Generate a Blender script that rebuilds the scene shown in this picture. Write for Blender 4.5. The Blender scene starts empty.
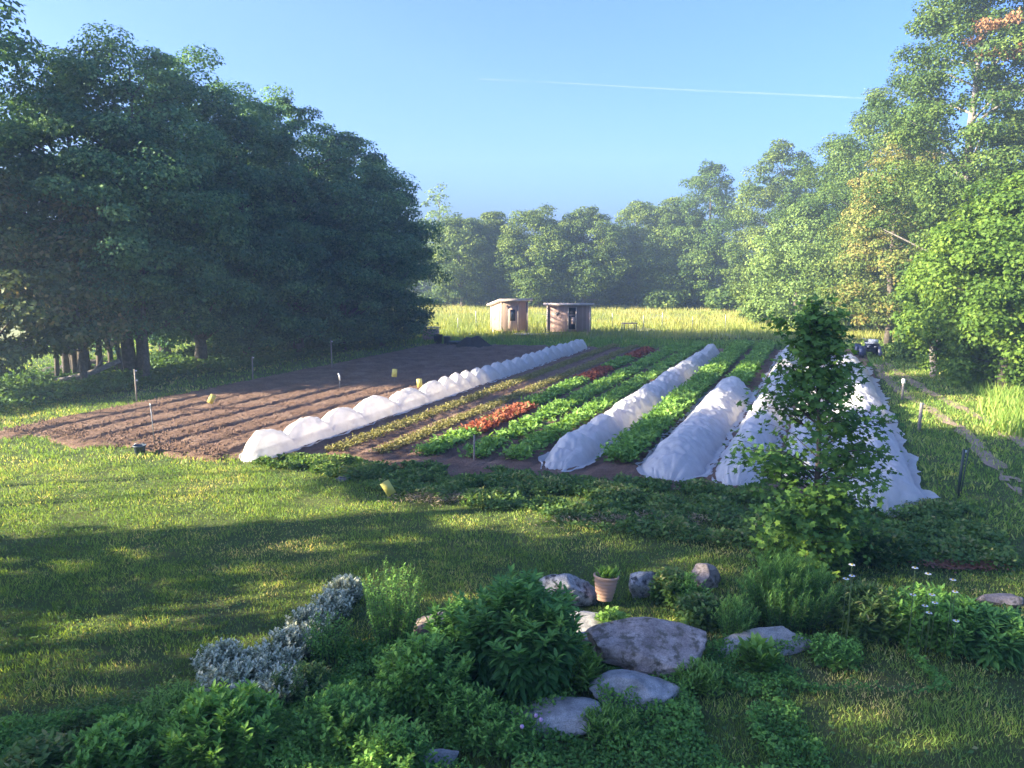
import bpy, math
import numpy as np
R = math.radians
S = bpy.context.scene
COL = S.collection

# ---------------------------------------------------------------- camera
F = 769.0; CH = 5.0; PITCH = math.atan((384 - 265) / F)
cd = bpy.data.cameras.new('camera'); cam = bpy.data.objects.new('camera', cd); COL.objects.link(cam)
cam.location = (0, 0, CH); cam.rotation_euler = (R(90) - PITCH, 0, 0)
cd.sensor_width = 36; cd.lens = 36 * F / 1024; cd.clip_start = 0.1; cd.clip_end = 9000
S.camera = cam
S.render.resolution_x = 1024; S.render.resolution_y = 768
S.view_settings.view_transform = 'Standard'; S.view_settings.look = 'None'
S.view_settings.gamma = 1; S.view_settings.exposure = 2.62
S.cycles.use_denoising = True
S.cycles.max_bounces = 9; S.cycles.diffuse_bounces = 6; S.cycles.transmission_bounces = 6
S.cycles.transparent_max_bounces = 8; S.cycles.volume_bounces = 0
S.cycles.sample_clamp_indirect = 8
# ---------------------------------------------------------------- sky and sun
SUN_EL = R(21)
w = bpy.data.worlds.new('World'); S.world = w; w.use_nodes = True
nt = w.node_tree; bg = nt.nodes['Background']
sky = nt.nodes.new('ShaderNodeTexSky'); sky.sky_type = 'NISHITA'; sky.sun_disc = False
SUN_AZ = R(258)            # compass style, clockwise from +Y: just behind the left shoulder
sky.sun_elevation = SUN_EL; sky.sun_rotation = SUN_AZ
sky.air_density = 0.75; sky.dust_density = 3.9; sky.ozone_density = 9.0
wb = nt.nodes.new('ShaderNodeMix'); wb.data_type = 'RGBA'; wb.blend_type = 'MULTIPLY'; wb.inputs[0].default_value = 1
wb.inputs[7].default_value = (.88, .79, .86, 1); nt.links.new(sky.outputs[0], wb.inputs[6])
nt.links.new(wb.outputs[2], bg.inputs[0]); bg.inputs[1].default_value = 0.105
sl = bpy.data.lights.new('sun', 'SUN'); sl.energy = 4.6; sl.angle = R(0.55); sl.color = (1.0, 0.87, 0.62)
so = bpy.data.objects.new('sun', sl); COL.objects.link(so)
so.rotation_euler = (R(90) - SUN_EL, 0, -SUN_AZ + math.pi)
so.location = (-60, 0, 40)

# ---------------------------------------------------------------- helpers
def G(px, py, z=0.0):
    a = (px - 512) / F; b = (384 - py) / F
    d = (a, math.cos(PITCH) + b * math.sin(PITCH), -math.sin(PITCH) + b * math.cos(PITCH))
    t = (z - CH) / d[2]
    return d[0] * t, d[1] * t
def XZ(px, py, y):
    a = (px - 512) / F; b = (384 - py) / F
    d = (a, math.cos(PITCH) + b * math.sin(PITCH), -math.sin(PITCH) + b * math.cos(PITCH))
    t = y / d[1]
    return d[0] * t, CH + d[2] * t
_n = math.hypot(.38, .925); DX, DY = .38 / _n, .925 / _n
def W(u, v): return u * DX + v * DY, u * DY - v * DX
def UV(x, y): return x * DX + y * DY, x * DY - y * DX
YAW = -math.atan2(DX, DY)          # rotation that turns +Y into the row direction

def tag(o, label=None, cat=None, group=None, kind=None):
    if label: o['label'] = label
    if cat: o['category'] = cat
    if group: o['group'] = group
    if kind: o['kind'] = kind
    return o
def empty(name, loc, rz=0.0):
    o = bpy.data.objects.new(name, None); COL.objects.link(o)
    o.location = loc; o.rotation_euler = (0, 0, rz); o.empty_display_size = .2
    return o
def mesh_np(name, V, quads=None, tris=None, attr=None, mat=None, parent=None, smooth=False):
    me = bpy.data.meshes.new(name)
    V = np.asarray(V, np.float32)
    fl = []; tot = []
    if quads is not None and len(quads): fl.append(np.asarray(quads, np.int32).ravel()); tot.append(np.full(len(quads), 4))
    if tris is not None and len(tris): fl.append(np.asarray(tris, np.int32).ravel()); tot.append(np.full(len(tris), 3))
    fl = np.concatenate(fl); tot = np.concatenate(tot).astype(np.int32)
    me.vertices.add(len(V)); me.vertices.foreach_set('co', V.ravel())
    me.loops.add(len(fl)); me.loops.foreach_set('vertex_index', fl)
    st = np.zeros(len(tot), np.int32); st[1:] = np.cumsum(tot)[:-1]
    me.polygons.add(len(tot)); me.polygons.foreach_set('loop_start', st); me.polygons.foreach_set('loop_total', tot)
    if smooth: me.polygons.foreach_set('use_smooth', np.ones(len(tot), bool))
    me.update(calc_edges=True)
    if attr is not None:
        a = me.attributes.new('v', 'FLOAT', 'POINT'); a.data.foreach_set('value', np.asarray(attr, np.float32))
    o = bpy.data.objects.new(name, me); COL.objects.link(o)
    if mat: me.materials.append(mat)
    if parent: o.parent = parent
    return o
_tabs = {}
def vn(x, y, s, seed=0):
    if seed not in _tabs: _tabs[seed] = np.random.default_rng(seed + 900).random((256, 256))
    T = _tabs[seed]; x = np.asarray(x, float) / s + 1000.3; y = np.asarray(y, float) / s + 1000.7
    xi = np.floor(x).astype(int); yi = np.floor(y).astype(int); fx = x - xi; fy = y - yi
    fx = fx * fx * (3 - 2 * fx); fy = fy * fy * (3 - 2 * fy)
    a = T[xi & 255, yi & 255]; b = T[(xi + 1) & 255, yi & 255]; c = T[xi & 255, (yi + 1) & 255]; d = T[(xi + 1) & 255, (yi + 1) & 255]
    return (a * (1 - fx) + b * fx) * (1 - fy) + (c * (1 - fx) + d * fx) * fy
def nrm(a): return a / (np.linalg.norm(a, axis=-1, keepdims=True) + 1e-9)

# polygons gathered into one mesh
class MB:
    def __init__(s): s.V = []; s.Q = []; s.T = []; s.n = 0
    def add(s, V, Q=(), T=()):
        V = np.asarray(V, float).reshape(-1, 3); s.V.append(V)
        if len(Q): s.Q.append(np.asarray(Q) + s.n)
        if len(T): s.T.append(np.asarray(T) + s.n)
        s.n += len(V)
    def box(s, c, d, rz=0, rx=0, ry=0):
        v = np.array([[x, y, z] for x in (-.5, .5) for y in (-.5, .5) for z in (-.5, .5)]) * np.array(d)
        ca, sa = math.cos(rx), math.sin(rx); v = v @ np.array([[1, 0, 0], [0, ca, -sa], [0, sa, ca]]).T
        ca, sa = math.cos(ry), math.sin(ry); v = v @ np.array([[ca, 0, sa], [0, 1, 0], [-sa, 0, ca]]).T
        ca, sa = math.cos(rz), math.sin(rz); v = v @ np.array([[ca, -sa, 0], [sa, ca, 0], [0, 0, 1]]).T
        s.add(v + np.array(c), [[0, 1, 3, 2], [4, 6, 7, 5], [0, 4, 5, 1], [2, 3, 7, 6], [0, 2, 6, 4], [1, 5, 7, 3]])
    def tube(s, P, r, k=6, cap=True):
        P = np.asarray(P, float); m = len(P); r = np.broadcast_to(np.asarray(r, float), (m,))
        t = nrm(np.gradient(P, axis=0)); ref = np.array([0, 0, 1.]) if abs(t[0, 2]) < .8 else np.array([1., 0, 0])
        a = nrm(np.cross(t, ref)); b = np.cross(t, a); th = np.arange(k) * 2 * math.pi / k
        V = P[:, None] + r[:, None, None] * (a[:, None] * np.cos(th)[None, :, None] + b[:, None] * np.sin(th)[None, :, None])
        V = V.reshape(-1, 3); Q = []; T = []
        for i in range(m - 1):
            for j in range(k):
                j2 = (j + 1) % k; Q.append([i * k + j, i * k + j2, (i + 1) * k + j2, (i + 1) * k + j])
        if cap:
            V = np.vstack([V, P[0], P[-1]])
            for j in range(k):
                j2 = (j + 1) % k; T.append([j2, j, m * k]); T.append([(m - 1) * k + j, (m - 1) * k + j2, m * k + 1])
        s.add(V, Q, T)
    def lathe(s, prof, c=(0, 0, 0), k=24, axis='z'):
        V = []; Q = []; m = len(prof)
        for r, z in prof:
            for j in range(k):
                a = 2 * math.pi * j / k
                V.append((r * math.cos(a), r * math.sin(a), z) if axis == 'z' else (z, r * math.cos(a), r * math.sin(a)))
        for i in range(m - 1):
            for j in range(k):
                j2 = (j + 1) % k; Q.append([i * k + j, i * k + j2, (i + 1) * k + j2, (i + 1) * k + j])
        s.add(np.array(V) + np.array(c), Q)
    def build(s, name, mat, parent=None, smooth=False):
        return mesh_np(name, np.vstack(s.V), np.vstack(s.Q) if s.Q else None, np.vstack(s.T) if s.T else None, None, mat, parent, smooth)

# ---------------------------------------------------------------- materials
def nodes(name):
    m = bpy.data.materials.new(name); m.use_nodes = True; t = m.node_tree
    return m, t, t.nodes['Principled BSDF']
def ramp(t, src, stops):
    r = t.nodes.new('ShaderNodeValToRGB'); e = r.color_ramp.elements
    while len(e) < len(stops): e.new(.5)
    for i, (p, c) in enumerate(stops): e[i].position = p; e[i].color = (*c, 1)
    t.links.new(src, r.inputs[0]); return r.outputs[0]
def noise(t, scale, detail=5, rough=.6, coord='Object'):
    tc = t.nodes.new('ShaderNodeTexCoord'); n = t.nodes.new('ShaderNodeTexNoise')
    n.inputs['Scale'].default_value = scale; n.inputs['Detail'].default_value = detail; n.inputs['Roughness'].default_value = rough
    t.links.new(tc.outputs[coord], n.inputs['Vector']); return n.outputs['Fac']
def mixc(t, f, a, b, mode='MIX'):
    m = t.nodes.new('ShaderNodeMix'); m.data_type = 'RGBA'; m.blend_type = mode
    if isinstance(f, (int, float)): m.inputs[0].default_value = f
    else: t.links.new(f, m.inputs[0])
    for i, s in ((6, a), (7, b)):
        if isinstance(s, tuple): m.inputs[i].default_value = (*s, 1)
        else: t.links.new(s, m.inputs[i])
    return m.outputs[2]
def bump(t, p, src, strength=.5, dist=.02):
    b = t.nodes.new('ShaderNodeBump'); b.inputs['Strength'].default_value = strength; b.inputs['Distance'].default_value = dist
    t.links.new(src, b.inputs['Height']); t.links.new(b.outputs[0], p.inputs['Normal'])
def leafmat(name, stops, trans=.4, rough=.6, spec=.2, tint=(1.25, 1.15, .45), gain=(1.9, 1.65, 1.6)):
    m, t, p = nodes(name)
    a = t.nodes.new('ShaderNodeAttribute'); a.attribute_name = 'v'
    c = ramp(t, a.outputs['Fac'], [(p_, tuple(min(.8, q * g) for q, g in zip(cc, gain))) for p_, cc in stops])
    t.links.new(c, p.inputs['Base Color']); p.inputs['Roughness'].default_value = rough
    p.inputs['Specular IOR Level'].default_value = spec
    tr = t.nodes.new('ShaderNodeBsdfTranslucent'); t.links.new(mixc(t, 1.0, c, tint, 'MULTIPLY'), tr.inputs[0])
    mx = t.nodes.new('ShaderNodeMixShader'); mx.inputs[0].default_value = trans
    t.links.new(p.outputs[0], mx.inputs[1]); t.links.new(tr.outputs[0], mx.inputs[2])
    t.links.new(mx.outputs[0], t.nodes['Material Output'].inputs[0])
    return m
def stone(name, a, b, c, scale=3.0, bumpd=.03, lich=None):
    m, t, p = nodes(name)
    col = ramp(t, noise(t, scale, 8, .65), [(.3, a), (.5, b), (.7, c)])
    col = mixc(t, 1., col, ramp(t, noise(t, scale * 14, 4, .8), [(.35, (.6, .6, .6)), (.6, (1.1, 1.1, 1.1))]), 'MULTIPLY')
    if lich:
        f = ramp(t, noise(t, scale * 1.7, 6, .7), [(.5, (0, 0, 0)), (.6, (1, 1, 1))]); col = mixc(t, f, col, lich)
    t.links.new(col, p.inputs['Base Color']); p.inputs['Roughness'].default_value = .9
    bump(t, p, noise(t, scale * 5, 8, .7), .7, bumpd); return m
def plain(name, a, b=None, scale=8, rough=.7, metal=0, bs=0, bd=.01):
    m, t, p = nodes(name); b = b or tuple(x * .7 for x in a)
    t.links.new(ramp(t, noise(t, scale, 5), [(.35, a), (.65, b)]), p.inputs['Base Color'])
    p.inputs['Roughness'].default_value = rough; p.inputs['Metallic'].default_value = metal
    if bs: bump(t, p, noise(t, scale * 3, 6), bs, bd)
    return m
def planks(name, a, b, wdt=.2):
    m, t, p = nodes(name)
    tc = t.nodes.new('ShaderNodeTexCoord'); wv = t.nodes.new('ShaderNodeTexWave'); wv.bands_direction = 'X'
    sx = t.nodes.new('ShaderNodeSeparateXYZ'); t.links.new(tc.outputs['Object'], sx.inputs[0])
    ad = t.nodes.new('ShaderNodeMath'); ad.operation = 'ADD'; t.links.new(sx.outputs[0], ad.inputs[0]); t.links.new(sx.outputs[1], ad.inputs[1])
    dv = t.nodes.new('ShaderNodeMath'); dv.operation = 'DIVIDE'; t.links.new(ad.outputs[0], dv.inputs[0]); dv.inputs[1].default_value = wdt
    fl = t.nodes.new('ShaderNodeMath'); fl.operation = 'FLOOR'; t.links.new(dv.outputs[0], fl.inputs[0])
    wn = t.nodes.new('ShaderNodeTexWhiteNoise'); wn.noise_dimensions = '1D'; t.links.new(fl.outputs[0], wn.inputs['W'])
    c = ramp(t, wn.outputs['Value'], [(0, a), (1, b)])
    fr = t.nodes.new('ShaderNodeMath'); fr.operation = 'FRACT'; t.links.new(dv.outputs[0], fr.inputs[0])
    g = ramp(t, fr.outputs[0], [(0, (.62, .6, .6)), (.12, (1, 1, 1))])
    c = mixc(t, 1., c, g, 'MULTIPLY')
    c = mixc(t, .5, c, ramp(t, noise(t, 3, 6), [(.3, (.7, .7, .7)), (.7, (1, 1, 1))]), 'MULTIPLY')
    t.links.new(c, p.inputs['Base Color']); p.inputs['Roughness'].default_value = .85
    return m

M = {}
M['maple'] = leafmat('maple_leaves', [(0, (.014, .045, .022)), (.5, (.032, .085, .040)), (1, (.085, .16, .062))], .38, gain=(2.5, 2.2, 2.2))
M['maple_far'] = leafmat('far_leaves', [(0, (.025, .055, .014)), (.5, (.058, .10, .022)), (1, (.12, .17, .035))], .3, gain=(1.65, 1.5, 1.4))
M['deep'] = leafmat('deep_green_leaves', [(0, (.018, .045, .012)), (.5, (.045, .09, .02)), (1, (.10, .155, .032))], .32, gain=(1.6, 1.45, 1.35))
M['willow'] = leafmat('pale_leaves', [(0, (.06, .11, .03)), (.5, (.11, .18, .05)), (1, (.17, .25, .07))], .35, gain=(1.5, 1.4, 1.35))
M['yellowish'] = leafmat('yellowing_leaves', [(0, (.05, .09, .025)), (.45, (.10, .15, .035)), (.7, (.14, .155, .045)), (1, (.21, .18, .06))], .35, gain=(1.6, 1.45, 1.4))
M['bright'] = leafmat('bright_leaves', [(0, (.04, .10, .02)), (.5, (.08, .17, .03)), (1, (.15, .26, .045))], .42, gain=(1.35, 1.15, 1.0))
M['cedar'] = leafmat('cedar_foliage', [(0, (.025, .05, .018)), (.6, (.06, .09, .03)), (1, (.16, .14, .06))], .2)
M['dead'] = leafmat('dead_leaves', [(0, (.25, .12, .05)), (1, (.42, .24, .12))], .3, tint=(1, .8, .6), gain=(1, 1, 1))
M['young'] = leafmat('young_maple_leaves', [(0, (.022, .06, .018)), (.5, (.04, .10, .026)), (.9, (.07, .15, .03)), (1, (.14, .24, .04))], .35, gain=(2.5, 2.1, 1.8))
M['lance'] = leafmat('dark_lance_leaves', [(0, (.015, .055, .018)), (.6, (.032, .10, .028)), (1, (.07, .18, .04))], .3, gain=(2.6, 2.1, 2.0))
M['fern'] = leafmat('feathery_leaves', [(0, (.02, .065, .018)), (.5, (.045, .12, .03)), (1, (.09, .2, .045))], .35, gain=(3.0, 2.45, 2.1))
M['silver'] = leafmat('silver_leaves', [(0, (.13, .19, .09)), (.5, (.29, .34, .19)), (1, (.60, .60, .42))], .12, tint=(1, 1, 1), gain=(1, 1, 1))
M['asp'] = leafmat('asparagus_fronds', [(0, (.025, .08, .025)), (.5, (.05, .14, .04)), (1, (.10, .22, .055))], .35, gain=(2.4, 2.0, 1.9))
M['weed'] = leafmat('weed_leaves', [(0, (.025, .065, .02)), (.5, (.05, .11, .03)), (.85, (.09, .16, .04)), (1, (.16, .18, .07))], .35, gain=(2.0, 1.75, 1.8))
M['crop'] = leafmat('crop_leaves', [(0, (.035, .09, .02)), (.5, (.075, .17, .035)), (1, (.14, .26, .06))], .4, gain=(2.0, 1.75, 1.8))
M['red'] = leafmat('red_lettuce_leaves', [(0, (.13, .045, .03)), (.5, (.36, .11, .06)), (.8, (.44, .19, .10)), (1, (.14, .2, .06))], .35, tint=(1.2, .8, .6), gain=(1, 1, 1))
M['seedling'] = leafmat('seedling_leaves', [(0, (.10, .13, .04)), (.5, (.2, .2, .07)), (1, (.3, .27, .12))], .35, gain=(1, 1, 1))
M['grass'] = leafmat('grass_blades', [(0, (.035, .075, .018)), (.45, (.07, .13, .028)), (.8, (.12, .18, .04)), (1, (.24, .23, .10))], .4, gain=(2.8, 2.45, 2.5))
M['meadow'] = leafmat('meadow_blades', [(0, (.09, .15, .035)), (.5, (.16, .21, .055)), (1, (.29, .28, .11))], .4)
M['tall'] = leafmat('tall_grass_blades', [(0, (.05, .11, .025)), (.5, (.10, .19, .035)), (1, (.22, .27, .08))], .42, gain=(2.0, 1.75, 1.8))
M['bark'] = stone('bark', (.05, .04, .032), (.10, .08, .065), (.18, .15, .12), 6, .03)
M['barkpale'] = stone('pale_bark', (.14, .12, .10), (.24, .21, .18), (.36, .33, .29), 6, .02)
M['rock1'] = stone('lichened_granite', (.16, .155, .15), (.36, .35, .33), (.52, .50, .47), 4, .03, (.045, .042, .04))
M['rock2'] = stone('reddish_granite', (.17, .13, .11), (.36, .29, .25), (.50, .42, .37), 3.5, .03, (.12, .10, .07))
M['rock3'] = stone('grey_fieldstone', (.17, .165, .155), (.33, .32, .30), (.46, .44, .42), 5, .025)
M['slate'] = stone('dark_slate', (.06, .065, .07), (.11, .115, .12), (.17, .17, .18), 6, .02)
m, t, p = nodes('row_cover_fabric')
t.links.new(ramp(t, noise(t, 2.5, 6), [(.3, (.68, .68, .67)), (.7, (.80, .80, .78))]), p.inputs['Base Color']); p.inputs['Roughness'].default_value = .75
bump(t, p, noise(t, 9, 6), .35, .03)
tr = t.nodes.new('ShaderNodeBsdfTranslucent'); tr.inputs[0].default_value = (.85, .82, .8, 1)
mx = t.nodes.new('ShaderNodeMixShader'); mx.inputs[0].default_value = .45
t.links.new(p.outputs[0], mx.inputs[1]); t.links.new(tr.outputs[0], mx.inputs[2])
tp_ = t.nodes.new('ShaderNodeBsdfTransparent'); m2 = t.nodes.new('ShaderNodeMixShader')
t.links.new(ramp(t, noise(t, 3.5, 6, .7), [(.35, (.06, .06, .06)), (.7, (.22, .22, .22))]), m2.inputs[0])
t.links.new(mx.outputs[0], m2.inputs[1]); t.links.new(tp_.outputs[0], m2.inputs[2]); t.links.new(m2.outputs[0], t.nodes['Material Output'].inputs[0])
M['cloth'] = m
M['wood_a'] = planks('weathered_pink_boards', (.42, .30, .25), (.58, .43, .36))
M['wood_b'] = planks('brown_shingles', (.36, .24, .21), (.54, .38, .33), .16)
M['trim'] = plain('pale_trim_wood', (.6, .5, .42))
M['roof'] = plain('roof_felt', (.55, .47, .42), (.45, .37, .33))
M['dark'] = plain('dark_opening', (.02, .02, .022))
M['glass'] = plain('window_glass', (.05, .06, .07), rough=.1)
M['deck'] = plain('grey_deck_wood', (.42, .35, .28), (.32, .26, .2), 12)
M['post'] = plain('weathered_post_wood', (.30, .26, .22), (.20, .17, .14), 12)
M['steel'] = plain('dull_steel', (.30, .31, .32), rough=.4, metal=.8)
M['greenpost'] = plain('dark_green_post', (.03, .05, .04), rough=.5)
M['white'] = plain('white_plastic', (.75, .75, .73), (.65, .65, .62), rough=.5)
M['yellow'] = plain('yellow_card', (.66, .60, .14), (.58, .5, .12), rough=.6)
M['blackp'] = plain('black_plastic', (.02, .02, .025), rough=.5)
M['rubber'] = plain('rubber', (.018, .018, .018), rough=.85)
M['bluep'] = plain('blue_grey_plastic', (.07, .10, .13), rough=.5)
M['atv'] = plain('dark_blue_paint', (.03, .04, .09), rough=.3)
M['terra'] = plain('terracotta', (.50, .29, .19), (.42, .27, .19), 6, .85)
M['potsoil'] = plain('potting_soil', (.03, .022, .016), bs=.8)
M['compost'] = plain('dark_compost', (.035, .03, .028), (.06, .05, .04), 14, .95, 0, .8, .05)
M['petal'] = plain('white_petals', (.8, .8, .78), (.72, .72, .7), rough=.6)
M['dcent'] = plain('yellow_flower_centre', (.6, .4, .03))
M['pink'] = plain('clover_pink', (.45, .22, .4), (.6, .4, .55), 60)
M['cream'] = plain('cream_siding', (.62, .56, .46), (.55, .5, .4), 3)
M['stemg'] = plain('green_stems', (.05, .10, .03), (.08, .11, .04), 20)
M['red_mulch'] = plain('red_wood_chips', (.26, .10, .05), (.16, .08, .05), 30)
M['straw'] = plain('dry_straw', (.42, .33, .2), (.3, .24, .14), 20)
# ground
m, t, p = nodes('lawn_ground')
c = ramp(t, noise(t, .35, 8, .7), [(.3, (.06, .10, .03)), (.5, (.10, .14, .042)), (.7, (.15, .165, .065))])
c = mixc(t, ramp(t, noise(t, 14, 6), [(.45, (0, 0, 0)), (.75, (.8, .8, .8))]), c, (.09, .075, .04))
t.links.new(c, p.inputs['Base Color']); p.inputs['Roughness'].default_value = .95; p.inputs['Specular IOR Level'].default_value = .1
bump(t, p, noise(t, 40, 8, .8), 1.0, .05); M['ground'] = m
m, t, p = nodes('meadow_ground')
c = ramp(t, noise(t, .25, 8, .7), [(.3, (.13, .16, .045)), (.7, (.24, .24, .08))])
t.links.new(c, p.inputs['Base Color']); p.inputs['Roughness'].default_value = .95; M['meadow_ground'] = m
m, t, p = nodes('garden_soil')
c = ramp(t, noise(t, 1.2, 8, .7), [(.3, (.18, .11, .078)), (.5, (.28, .18, .13)), (.7, (.37, .26, .195))])
c = mixc(t, ramp(t, noise(t, 30, 5), [(.4, (0, 0, 0)), (.7, (.6, .6, .6))]), c, (.10, .062, .045))
t.links.new(c, p.inputs['Base Color']); p.inputs['Roughness'].default_value = .97; p.inputs['Specular IOR Level'].default_value = .1
bump(t, p, noise(t, 14, 9, .8), 1.0, .14); M['soil'] = m
m, t, p = nodes('path_dirt')
c = ramp(t, noise(t, 2, 8, .7), [(.3, (.20, .14, .095)), (.7, (.34, .25, .175))])
t.links.new(c, p.inputs['Base Color']); p.inputs['Roughness'].default_value = .97; bump(t, p, noise(t, 18, 8), .8, .04); M['dirt'] = m

# ---------------------------------------------------------------- leaf clouds
T_RH = (np.array([[0, 0, 0], [-.36, .5, .07], [0, 1, -.06], [.36, .5, .07]]), [], [[0, 2, 1], [0, 3, 2]])
T_LANCE = (np.array([[0, 0, 0], [-.5, .35, .12], [0, .4, 0], [.5, .35, .12], [-.36, .7, .05], [0, .75, -.06], [.36, .7, .05], [0, 1, -.2]]) * np.array([.3, 1, .5]),
           [[1, 2, 5, 4], [2, 3, 6, 5]], [[0, 2, 1], [0, 3, 2], [4, 5, 7], [5, 6, 7]])
_ml = [(0, 0), (.22, .08), (.5, .0), (.38, .28), (.62, .55), (.28, .52), (.18, .62), (0, 1), (-.18, .62), (-.28, .52), (-.62, .55), (-.38, .28), (-.5, 0), (-.22, .08)]
_mlv = np.array([(x, y, .12 * abs(x) - .1 * y * y) for x, y in _ml] + [(0, .35, 0)])
T_MAPLE = (_mlv, [], [[i, (i + 1) % 14, 14] for i in range(14)])
T_BLADE = (np.array([[-.5, 0, 0], [.5, 0, 0], [.32, .55, .06], [-.32, .55, .06], [0, 1, .22]]), [[0, 1, 2, 3]], [[3, 2, 4]])
T_BLADE1 = (np.array([[-.5, 0, 0], [.5, 0, 0], [0, 1, .12]]), [], [[0, 1, 2]])
def leafcloud(pos, d, n, size, width, tpl, val):
    """pos,d,n (N,3); size, width (N,) -> V,Q,T,attr"""
    V0, Q0, T0 = tpl; N = len(pos); k = len(V0)
    d = nrm(d); x = nrm(np.cross(d, n)); z = np.cross(x, d)
    V = pos[:, None] + (V0[None, :, 0, None] * width[:, None, None]) * x[:, None] + (V0[None, :, 1, None] * size[:, None, None]) * d[:, None] + (V0[None, :, 2, None] * size[:, None, None]) * z[:, None]
    off = (np.arange(N) * k)[:, None, None]
    Q = (np.array(Q0)[None] + off).reshape(-1, 4) if len(Q0) else None
    T = (np.array(T0)[None] + off).reshape(-1, 3) if len(T0) else None
    return V.reshape(-1, 3), Q, T, np.repeat(val, k)
def cat(parts):
    V = []; Q = []; T = []; A = []; n = 0
    for v, q, t_, a in parts:
        V.append(v); A.append(a)
        if q is not None: Q.append(q + n)
        if t_ is not None: T.append(t_ + n)
        n += len(v)
    return np.vstack(V), (np.vstack(Q) if Q else None), (np.vstack(T) if T else None), np.concatenate(A)

PROF = {
 'oval': [(0, .5), (.12, .85), (.3, 1), (.5, .98), (.7, .84), (.84, .62), (.94, .36), (1, .12)],
 'broad': [(0, .8), (.1, .97), (.3, 1), (.55, .95), (.75, .78), (.88, .55), (.96, .3), (1, .12)],
 'cone': [(0, .9), (.1, 1), (.4, .75), (.7, .42), (.9, .18), (1, .03)],
 'vase': [(0, .3), (.2, .55), (.5, .9), (.75, 1), (.9, .7), (1, .2)],
 'column': [(0, .7), (.2, 1), (.6, .95), (.85, .6), (1, .1)],
}
def tree(name, x, y, H, Rr, z0, seed, mat, label, prof='oval', ncl=110, nl=170, leaf=.22, cr=.95, trunk_r=.22, bark='bark',
         group=None, cat_='tree', tpl=T_RH, lean=(0, 0), flat=.6, dead=None, ntrunk=1, gap=0.0, vo=0.0):
    rg = np.random.default_rng(seed)
    o = empty(name, (x, y, 0)); tag(o, label, cat_, group)
    pr = np.array(PROF[prof]); tt = rg.random(ncl * 3)
    rr = np.interp(tt, pr[:, 0], pr[:, 1]); keep = rg.random(ncl * 3) < rr + .15; tt = tt[keep][:ncl]; rr = rr[keep][:ncl]; n = len(tt)
    th = rg.random(n) * 2 * math.pi; ph = rg.random(4) * 6.28
    lob = 1 + .13 * np.sin(2 * th + ph[0] + tt * 3) + .10 * np.sin(3 * th + ph[1] - tt * 5) + .08 * np.sin(5 * th + ph[2] + tt * 9)
    rad = (.35 + .65 * rg.random(n) ** .45) * lob
    rad[rg.random(n) < .15] *= .5
    Cc = np.stack([np.cos(th) * rad * rr * Rr, np.sin(th) * rad * rr * Rr, z0 + tt * (H - z0) + rg.normal(0, .25, n)], 1)
    Cc[:, 0] += lean[0] * tt; Cc[:, 1] += lean[1] * tt
    crs = cr * (.6 + .75 * rg.random(n)) * np.clip(.7 + rr * .4, .5, 1)
    cv = rg.normal(0, .17, n)
    # leaves
    idx = np.repeat(np.arange(n), nl); N = len(idx)
    dr = nrm(rg.normal(size=(N, 3)) + np.array([0, 0, .35])); 
    q = (.45 + .6 * rg.random(N) ** .6)
    pos = Cc[idx] + dr * (crs[idx] * q)[:, None] * np.array([1.15, 1.15, flat])
    # break up clumps with stray shoots
    st = rg.random(N) < .07; pos[st] += dr[st] * (crs[idx][st] * .22)[:, None]
    if gap:
        g = vn(pos[:, 0] + pos[:, 1] * .7, pos[:, 2], 1.3, seed % 7); k_ = g > gap; pos = pos[k_]; dr = dr[k_]; idx = idx[k_]; N = len(pos)
    out = nrm(pos - np.array([0, 0, (z0 + H) / 2]) + 1e-3)
    nn = nrm(dr * .6 + np.array([0, 0, .75]) + out * .35 + rg.normal(0, .5, (N, 3)))
    dd = nrm(np.cross(nn, rg.normal(size=(N, 3))) + np.array([0, 0, -.25]))
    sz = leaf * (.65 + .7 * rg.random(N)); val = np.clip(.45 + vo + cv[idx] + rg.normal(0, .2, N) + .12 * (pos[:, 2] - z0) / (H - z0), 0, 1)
    zok = pos[:, 2] > .1
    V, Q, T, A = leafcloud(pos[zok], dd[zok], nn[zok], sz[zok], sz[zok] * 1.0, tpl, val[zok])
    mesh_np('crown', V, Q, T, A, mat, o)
    if dead is not None:
        c0 = np.array(dead[:3]) - np.array([x, y, 0]); N2 = dead[4]
        sub = rg.normal(size=(11, 3)) * np.array([.75, .5, .8]) * dead[3]; ks = rg.integers(0, 11, N2)
        ps = c0 + sub[ks] + nrm(rg.normal(size=(N2, 3))) * (rg.random((N2, 1)) ** .6) * .42 * np.array([1.3, 1.3, .7])
        V, Q, T, A = leafcloud(ps, rg.normal(size=(N2, 3)) + [0, 0, -1], rg.normal(size=(N2, 3)), np.full(N2, .19), np.full(N2, .16), tpl, rg.random(N2))
        tag(mesh_np('dead_leaves', V, Q, T, A, M['dead'], o), 'dried orange brown leaves high in the crown')
    b = MB()
    top = z0 + (H - z0) * .82; zs = np.linspace(-.2, top, 10); wob = np.cumsum(rg.normal(0, .07, (10, 2)), 0)
    wob -= wob[0]; fz = np.clip((zs - z0) / (H - z0), 0, 1)
    tp = np.stack([wob[:, 0] + lean[0] * fz, wob[:, 1] + lean[1] * fz, zs], 1)
    b.tube(tp, trunk_r * np.array([1.35, 1.02, .95, .87, .78, .68, .56, .44, .3, .12]), 9)
    for k in range(ntrunk - 1):
        a = rg.random() * 6.28; of = np.array([math.cos(a), math.sin(a), 0]) * (.35 + .5 * rg.random())
        b.tube(tp + of + np.outer(np.linspace(0, 1, 10), of * 2.2), trunk_r * .6 * np.linspace(1.2, .15, 10), 7)
    sel = rg.choice(n, min(n, 30), replace=False)
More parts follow.
